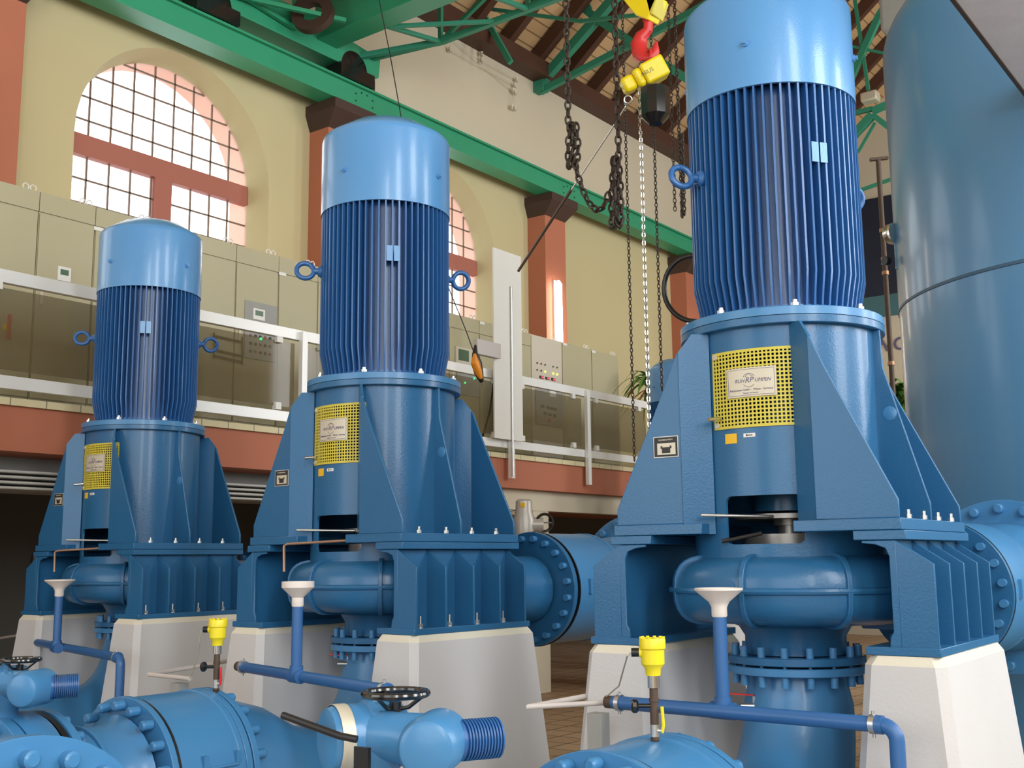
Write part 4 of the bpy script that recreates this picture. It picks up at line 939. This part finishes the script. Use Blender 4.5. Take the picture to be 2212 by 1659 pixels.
Ra, Da = cab(B2[5], B2[6], 3.17, 'plain beige cabinet right of the one with signal lamps', cabinet, False); Rb, Db = cab(B2[6], B2[7], 3.17, 'last beige cabinet of the row at its right end', cabinet, False)
REC = [r for r in B1+B2 if isinstance(r, tuple)]+[(B2[4], R1, D1), (B2[5], Ra, Da), (B2[6], Rb, Db)]
# devices on doors
def dev(px, py, X=XC+.006): return aX(px, py, X)
def dbox(name, x0, y0, x1, y1, m, parent, dx=.012, X=XC+.004):
    a = aX(x0, (y0+y1)/2, X).y; b = aX(x1, (y0+y1)/2, X).y; z1 = aX((x0+x1)/2, y0, X).z; z0 = aX((x0+x1)/2, y1, X).z
    return MB().box((X, a, z0), (X+dx, b, z1)).build(name, m, parent, bevel=.002)
s = dbox('display_unit', 124, 577, 152, 608, white, B1[1][2]); dbox('screen', 129, 583, 147, 595, lcd, s, .014)
q = dev(14, 708); MB().cyl(q, q+V(.03, 0, 0), .035, 20).build('switch_base', yellow, B1[0][2]); MB().box(q+V(.03, -.012, -.11), q+V(.06, .012, .11)).build('switch_handle', red, B1[0][2])
s = dbox('recess_frame', 528, 655, 598, 696, greypaint, B1[4][2], .01); s2_ = dbox('display_unit', 545, 668, 570, 692, white, B1[4][2], .02); dbox('screen', 549, 672, 566, 683, lcd, s2_, .022)
s = dbox('button_panel', 526, 712, 594, 778, greypaint, B1[4][2], .02)
for ix in range(5):
    for iy in range(3):
        dbox('push_button', 536+ix*10.5, 722+iy*17+ix*1.8, 541+ix*10.5, 728+iy*17+ix*1.8, inkblack if (ix+iy) % 3 else led_dim, s, .028)
q = dev(563, 732, XC+.03); MB().cyl(q, q+V(.01, 0, 0), .014, 12).build('signal_lamp', led_green, s)
s = dbox('button_panel', 983, 752, 1022, 800, cabinetpink, B2[1][2], .02); dbox('screen', 988, 756, 1010, 780, lcd, s, .024)
s = dbox('button_panel', 985, 806, 1034, 855, greypaint, B2[1][2], .02)
for x, y in ((1004, 803), (1024, 818), (1004, 827)): q = dev(x, y, XC+.03); MB().cyl(q, q+V(.01, 0, 0), .012, 12).build('signal_lamp', led_green, s)
for j, (yy, row) in enumerate(((784, 'rrg_gg'), (799, 'rry_yy'))):
    for k, ch in enumerate(row):
        if ch == '_': continue
        q = dev(1160+k*8.6, yy+k*2., XC+.006); MB().cyl(q, q+V(.012, 0, 0), .013, 12).build('signal_lamp', {'r': led_dim, 'g': lcd, 'y': led_yellow}[ch], D1)
for k in range(3): s = dbox('number_display', 1165+k*12.7, 812+k*2.4, 1174+k*12.7, 818+k*2.4, inkblack, D1, .006); dbox('digits', 1169+k*12.7, 813.5+k*2.4, 1173.5+k*12.7, 817+k*2.4, led_red, s, .008)
s = dbox('button_panel', 1155, 845, 1214, 920, greypaint, D1, .03); dbox('display_unit', 1183, 842, 1196, 858, white, s, .04)
for x, y in ((1168, 878), (1180, 881), (1188, 883), (1196, 885), (1174, 893), (1184, 896), (1194, 898)): dbox('push_button', x-3, y-3, x+3, y+3, inkblack, s, .04)
q = dev(1185, 909, XC+.03); MB().cyl(q, q+V(.025, 0, 0), .028, 14).build('emergency_button', red, s)
for x, y in ((213, 495), (610, 592), (1041, 698), (1220, 744), (1282, 760)):
    yq = aX(x, y, XC).y; par = [r for r in REC if r[0] <= yq][-1][2] if not (B2[1][0] > yq > B1[6][0]+1) else B2[0][2]
    par = max([r for r in REC if r[0] <= yq], key=lambda r: r[0])[2]
    q = dev(x, y); MB().box(q-V(0, .05, .018), q+V(.006, .05, .018)).build('name_strip', white, par)
# lamps on the pilasters
for yc, nm in ((edges[2], 'behind the middle motor'), (edges[3], 'right of the white board'), (edges[4], 'left of the right-hand motor')):
    yc -= .05
    R = thing('wall_lamp', 'upright glowing tube lamp on the terracotta pilaster %s' % nm, 'lamp', (XW+.36, yc, 3.2), 'pilaster tube lamps')
    MB().box((XW+.335, yc-.05, 3.0), (XW+.37, yc+.05, 4.35)).build('lamp_back', white, R)
    MB().tube([(XW+.42, yc, 3.0), (XW+.42, yc, 4.28), (XW+.42, yc, 4.34)], [.055, .055, .02], 16).build('lamp_tube', tube_on, R)
R = thing('wall_lamp', 'pale unlit tube lamp on the pilaster at the left picture edge', 'lamp', (XW+.36, 4.95, 3.2), 'pilaster tube lamps')
MB().box((XW+.335, 4.86, 3.0), (XW+.37, 4.96, 4.6)).build('lamp_back', white, R); MB().cyl((XW+.42, 4.91, 3.0), (XW+.42, 4.91, 4.55), .055, 16).build('lamp_tube', cementlip, R)
# ================================================================== PLANTS
def plant(name, label, base, n, L, mats, w=.03, droop=1.):
    R = thing(name, label, 'plant', base)
    MB().tube([base, base+V(0, .05, .45)], .02, 8).build('stem', rust, R)
    for gi, m in enumerate(mats):
        mb = MB(); rnd = random.Random(hash(label) % 1000 + gi)
        for i in range(n):
            a = rnd.uniform(0, 2*PI); el = rnd.uniform(.2, 1.3); l = L*rnd.uniform(.6, 1.1); p0 = base+V(0, .05+gi*.35, .35+rnd.uniform(0, .25)); prev = None
            d = V(math.cos(a)*math.cos(el), math.sin(a)*math.cos(el), math.sin(el)); sd = d.cross(V(0, 0, 1)).normalized()
            vs = []; fs = []
            for k in range(7):
                t = k/6; p = p0+d*l*t-V(0, 0, droop*l*t*t*.9); ww = w*(1-abs(t-.35)**1.2); ww = max(.002, ww if t < .95 else .002)
                vs += [p-sd*ww, p+V(0, 0, ww*.3), p+sd*ww]
            for k in range(6): b = 3*k; fs += [(b, b+1, b+4, b+3), (b+1, b+2, b+5, b+4)]
            mb._add(vs, fs)
        mb.build('leaves', m, R)
    return R
pb = aX(1400, 850, -8.75); plant('potted_palm', 'green and brown long-leaved plant on the mezzanine right of the cabinets', pb-V(0, 0, .35), 34, .85, [leafmat, drymat])
pb = aX(1440, 880, -8.7); plant('leafy_plant', 'small green leaves poking out behind the bright load chain', pb-V(0, .1, .3), 12, .35, [leafmat])
pb = aY(1950, 870, 13); Rp = plant('bushy_plant', 'green bushy plant low between the gusset and the tall tank', pb-V(0, 0, .4), 60, .4, [leafmat], .05)
MB().box(pb-V(.15, .15, 0)+V(0, 0, ZF-pb.z), pb+V(.15, .15, -.4)).build('planter_box', greypaint, Rp)
o = MB().tube([aY(1560, 550, 4.9)]+[aY(1500+66*math.sin(-PI*k/16)*(1), 623-71*math.cos(PI*k/16)*1, 4.95) for k in range(17)]+[aY(1560, 700, 4.9)], .013, 12).build('power_cable', black); tag(o, 'black cable looping out left of the right-hand motor', 'cable')

# ================================================================== MISC BACKGROUND MACHINERY
c = aY(1132, 1118, 8.9)
R = thing('grey_actuator', 'grey electric valve actuator with black handwheel behind the middle pump', 'actuator', c-V(0, 0, .2))
MB().lathe([(0, -.17), (.10, -.17), (.11, -.02), (.085, .05), (.08, .16), (.06, .18), (0, .18)], c, (0, 0, 1), 28).build('actuator_body', actgrey, R)
MB().cyl(c+V(.0, .0, -.07), c+rt*.19-V(0, 0, .07), .07, 20).build('side_housing', actgrey, R)
MB().ring(c+rt*.20-V(0, 0, .05), (rt*.35-fw), .085, .015, 28, 8).bar(c+rt*.13-V(0, 0, .05), c+rt*.27-V(0, 0, .05), .018, .014).build('handwheel', blackgloss, R)
MB().box(c+V(.02, -.085, .10), c+V(.07, -.075, .14)).build('orange_label', labelorange, R)
MB().tube([c+V(-.2, 0, .05), c+V(-.05, 0, .02), c+V(-.05, 0, -.05)], .035, 12).build('cable_entry', chrome, R)
MB().cyl(c-V(0, 0, .45), c-V(0, 0, .17), .09, 20).build('yoke', pipe_blue, R)
q = aX(105, 1270, -8.7)
o = MB().tube([aX(x, y, -8.75) for x, y in ((62, 1340), (66, 1260), (78, 1200), (100, 1165), (130, 1150))], .035, 12).build('black_hose', black); tag(o, 'thick black hose curving behind the left-hand pump', 'hose')
for i in (1, 2):   # small drain taps on the suction elbows
    pnt = aY(730 if i == 1 else 1600, 1434 if i == 1 else 1525, PUMPS[i][1]-.22)
    R = thing('drain_tap', 'small steel tap with red lever on the suction pipe of the %s' % names[i], 'tap', pnt, 'drain taps')
    MB().cyl(pnt, pnt+V(.10, .06, 0), .013, 12).cyl(pnt+V(.05, .03, 0), pnt+V(.05, .03, .04), .008, 10).build('tap_body', zinc, R); MB().bar(pnt+V(.05, .03, .045), pnt+V(-.06, -.01, .05), .012, .006).build('lever', red, R)
R = thing('insulator_set', 'small porcelain insulators with thin wires on the upper pale wall', 'insulator', aX(1110, 230, XW+.05))
for x, y in ((972, 80), (972, 107), (1040, 116), (1040, 130), (1116, 172), (1112, 184), (1108, 195), (1113, 200), (1106, 232), (1112, 234)):
    q = aX(x, y, XW+.06); MB().cyl(q-V(.05, 0, 0), q, .012, 8).lathe([(0, -.04), (.025, -.04), (.018, 0), (.028, .03), (0, .035)], q, (0, 0, 1), 12).build('insulator', plate, R)
wr_ = MB()
for a_, b_ in (((972, 107), (1112, 184)), ((972, 80), (1108, 195)), ((1040, 130), (1116, 172)), ((1108, 195), (1106, 232)), ((1113, 200), (1112, 234)), ((972, 80), (972, 107))): wr_.tube([aX(*a_, XW+.07), aX(*b_, XW+.07)], .004, 5)
wr_.build('wires', plate, R)
hb2 = MB()
for x, y in ((462, 725), (462, 755), (462, 768)):
    hb2.bar(aX(x, y, XC+.03), aX(x+61, y+14, XC+.03), .01, .02)
hb2.bar(aX(462, 718, XC+.03), aX(462, 775, XC+.03), .01, .015).bar(aX(523, 728, XC+.03), aX(523, 788, XC+.03), .01, .015); hb2.build('bar_frame', brownwood, B1[3][1])
for o in bpy.data.objects:
    if '_base' in o: del o['_base']
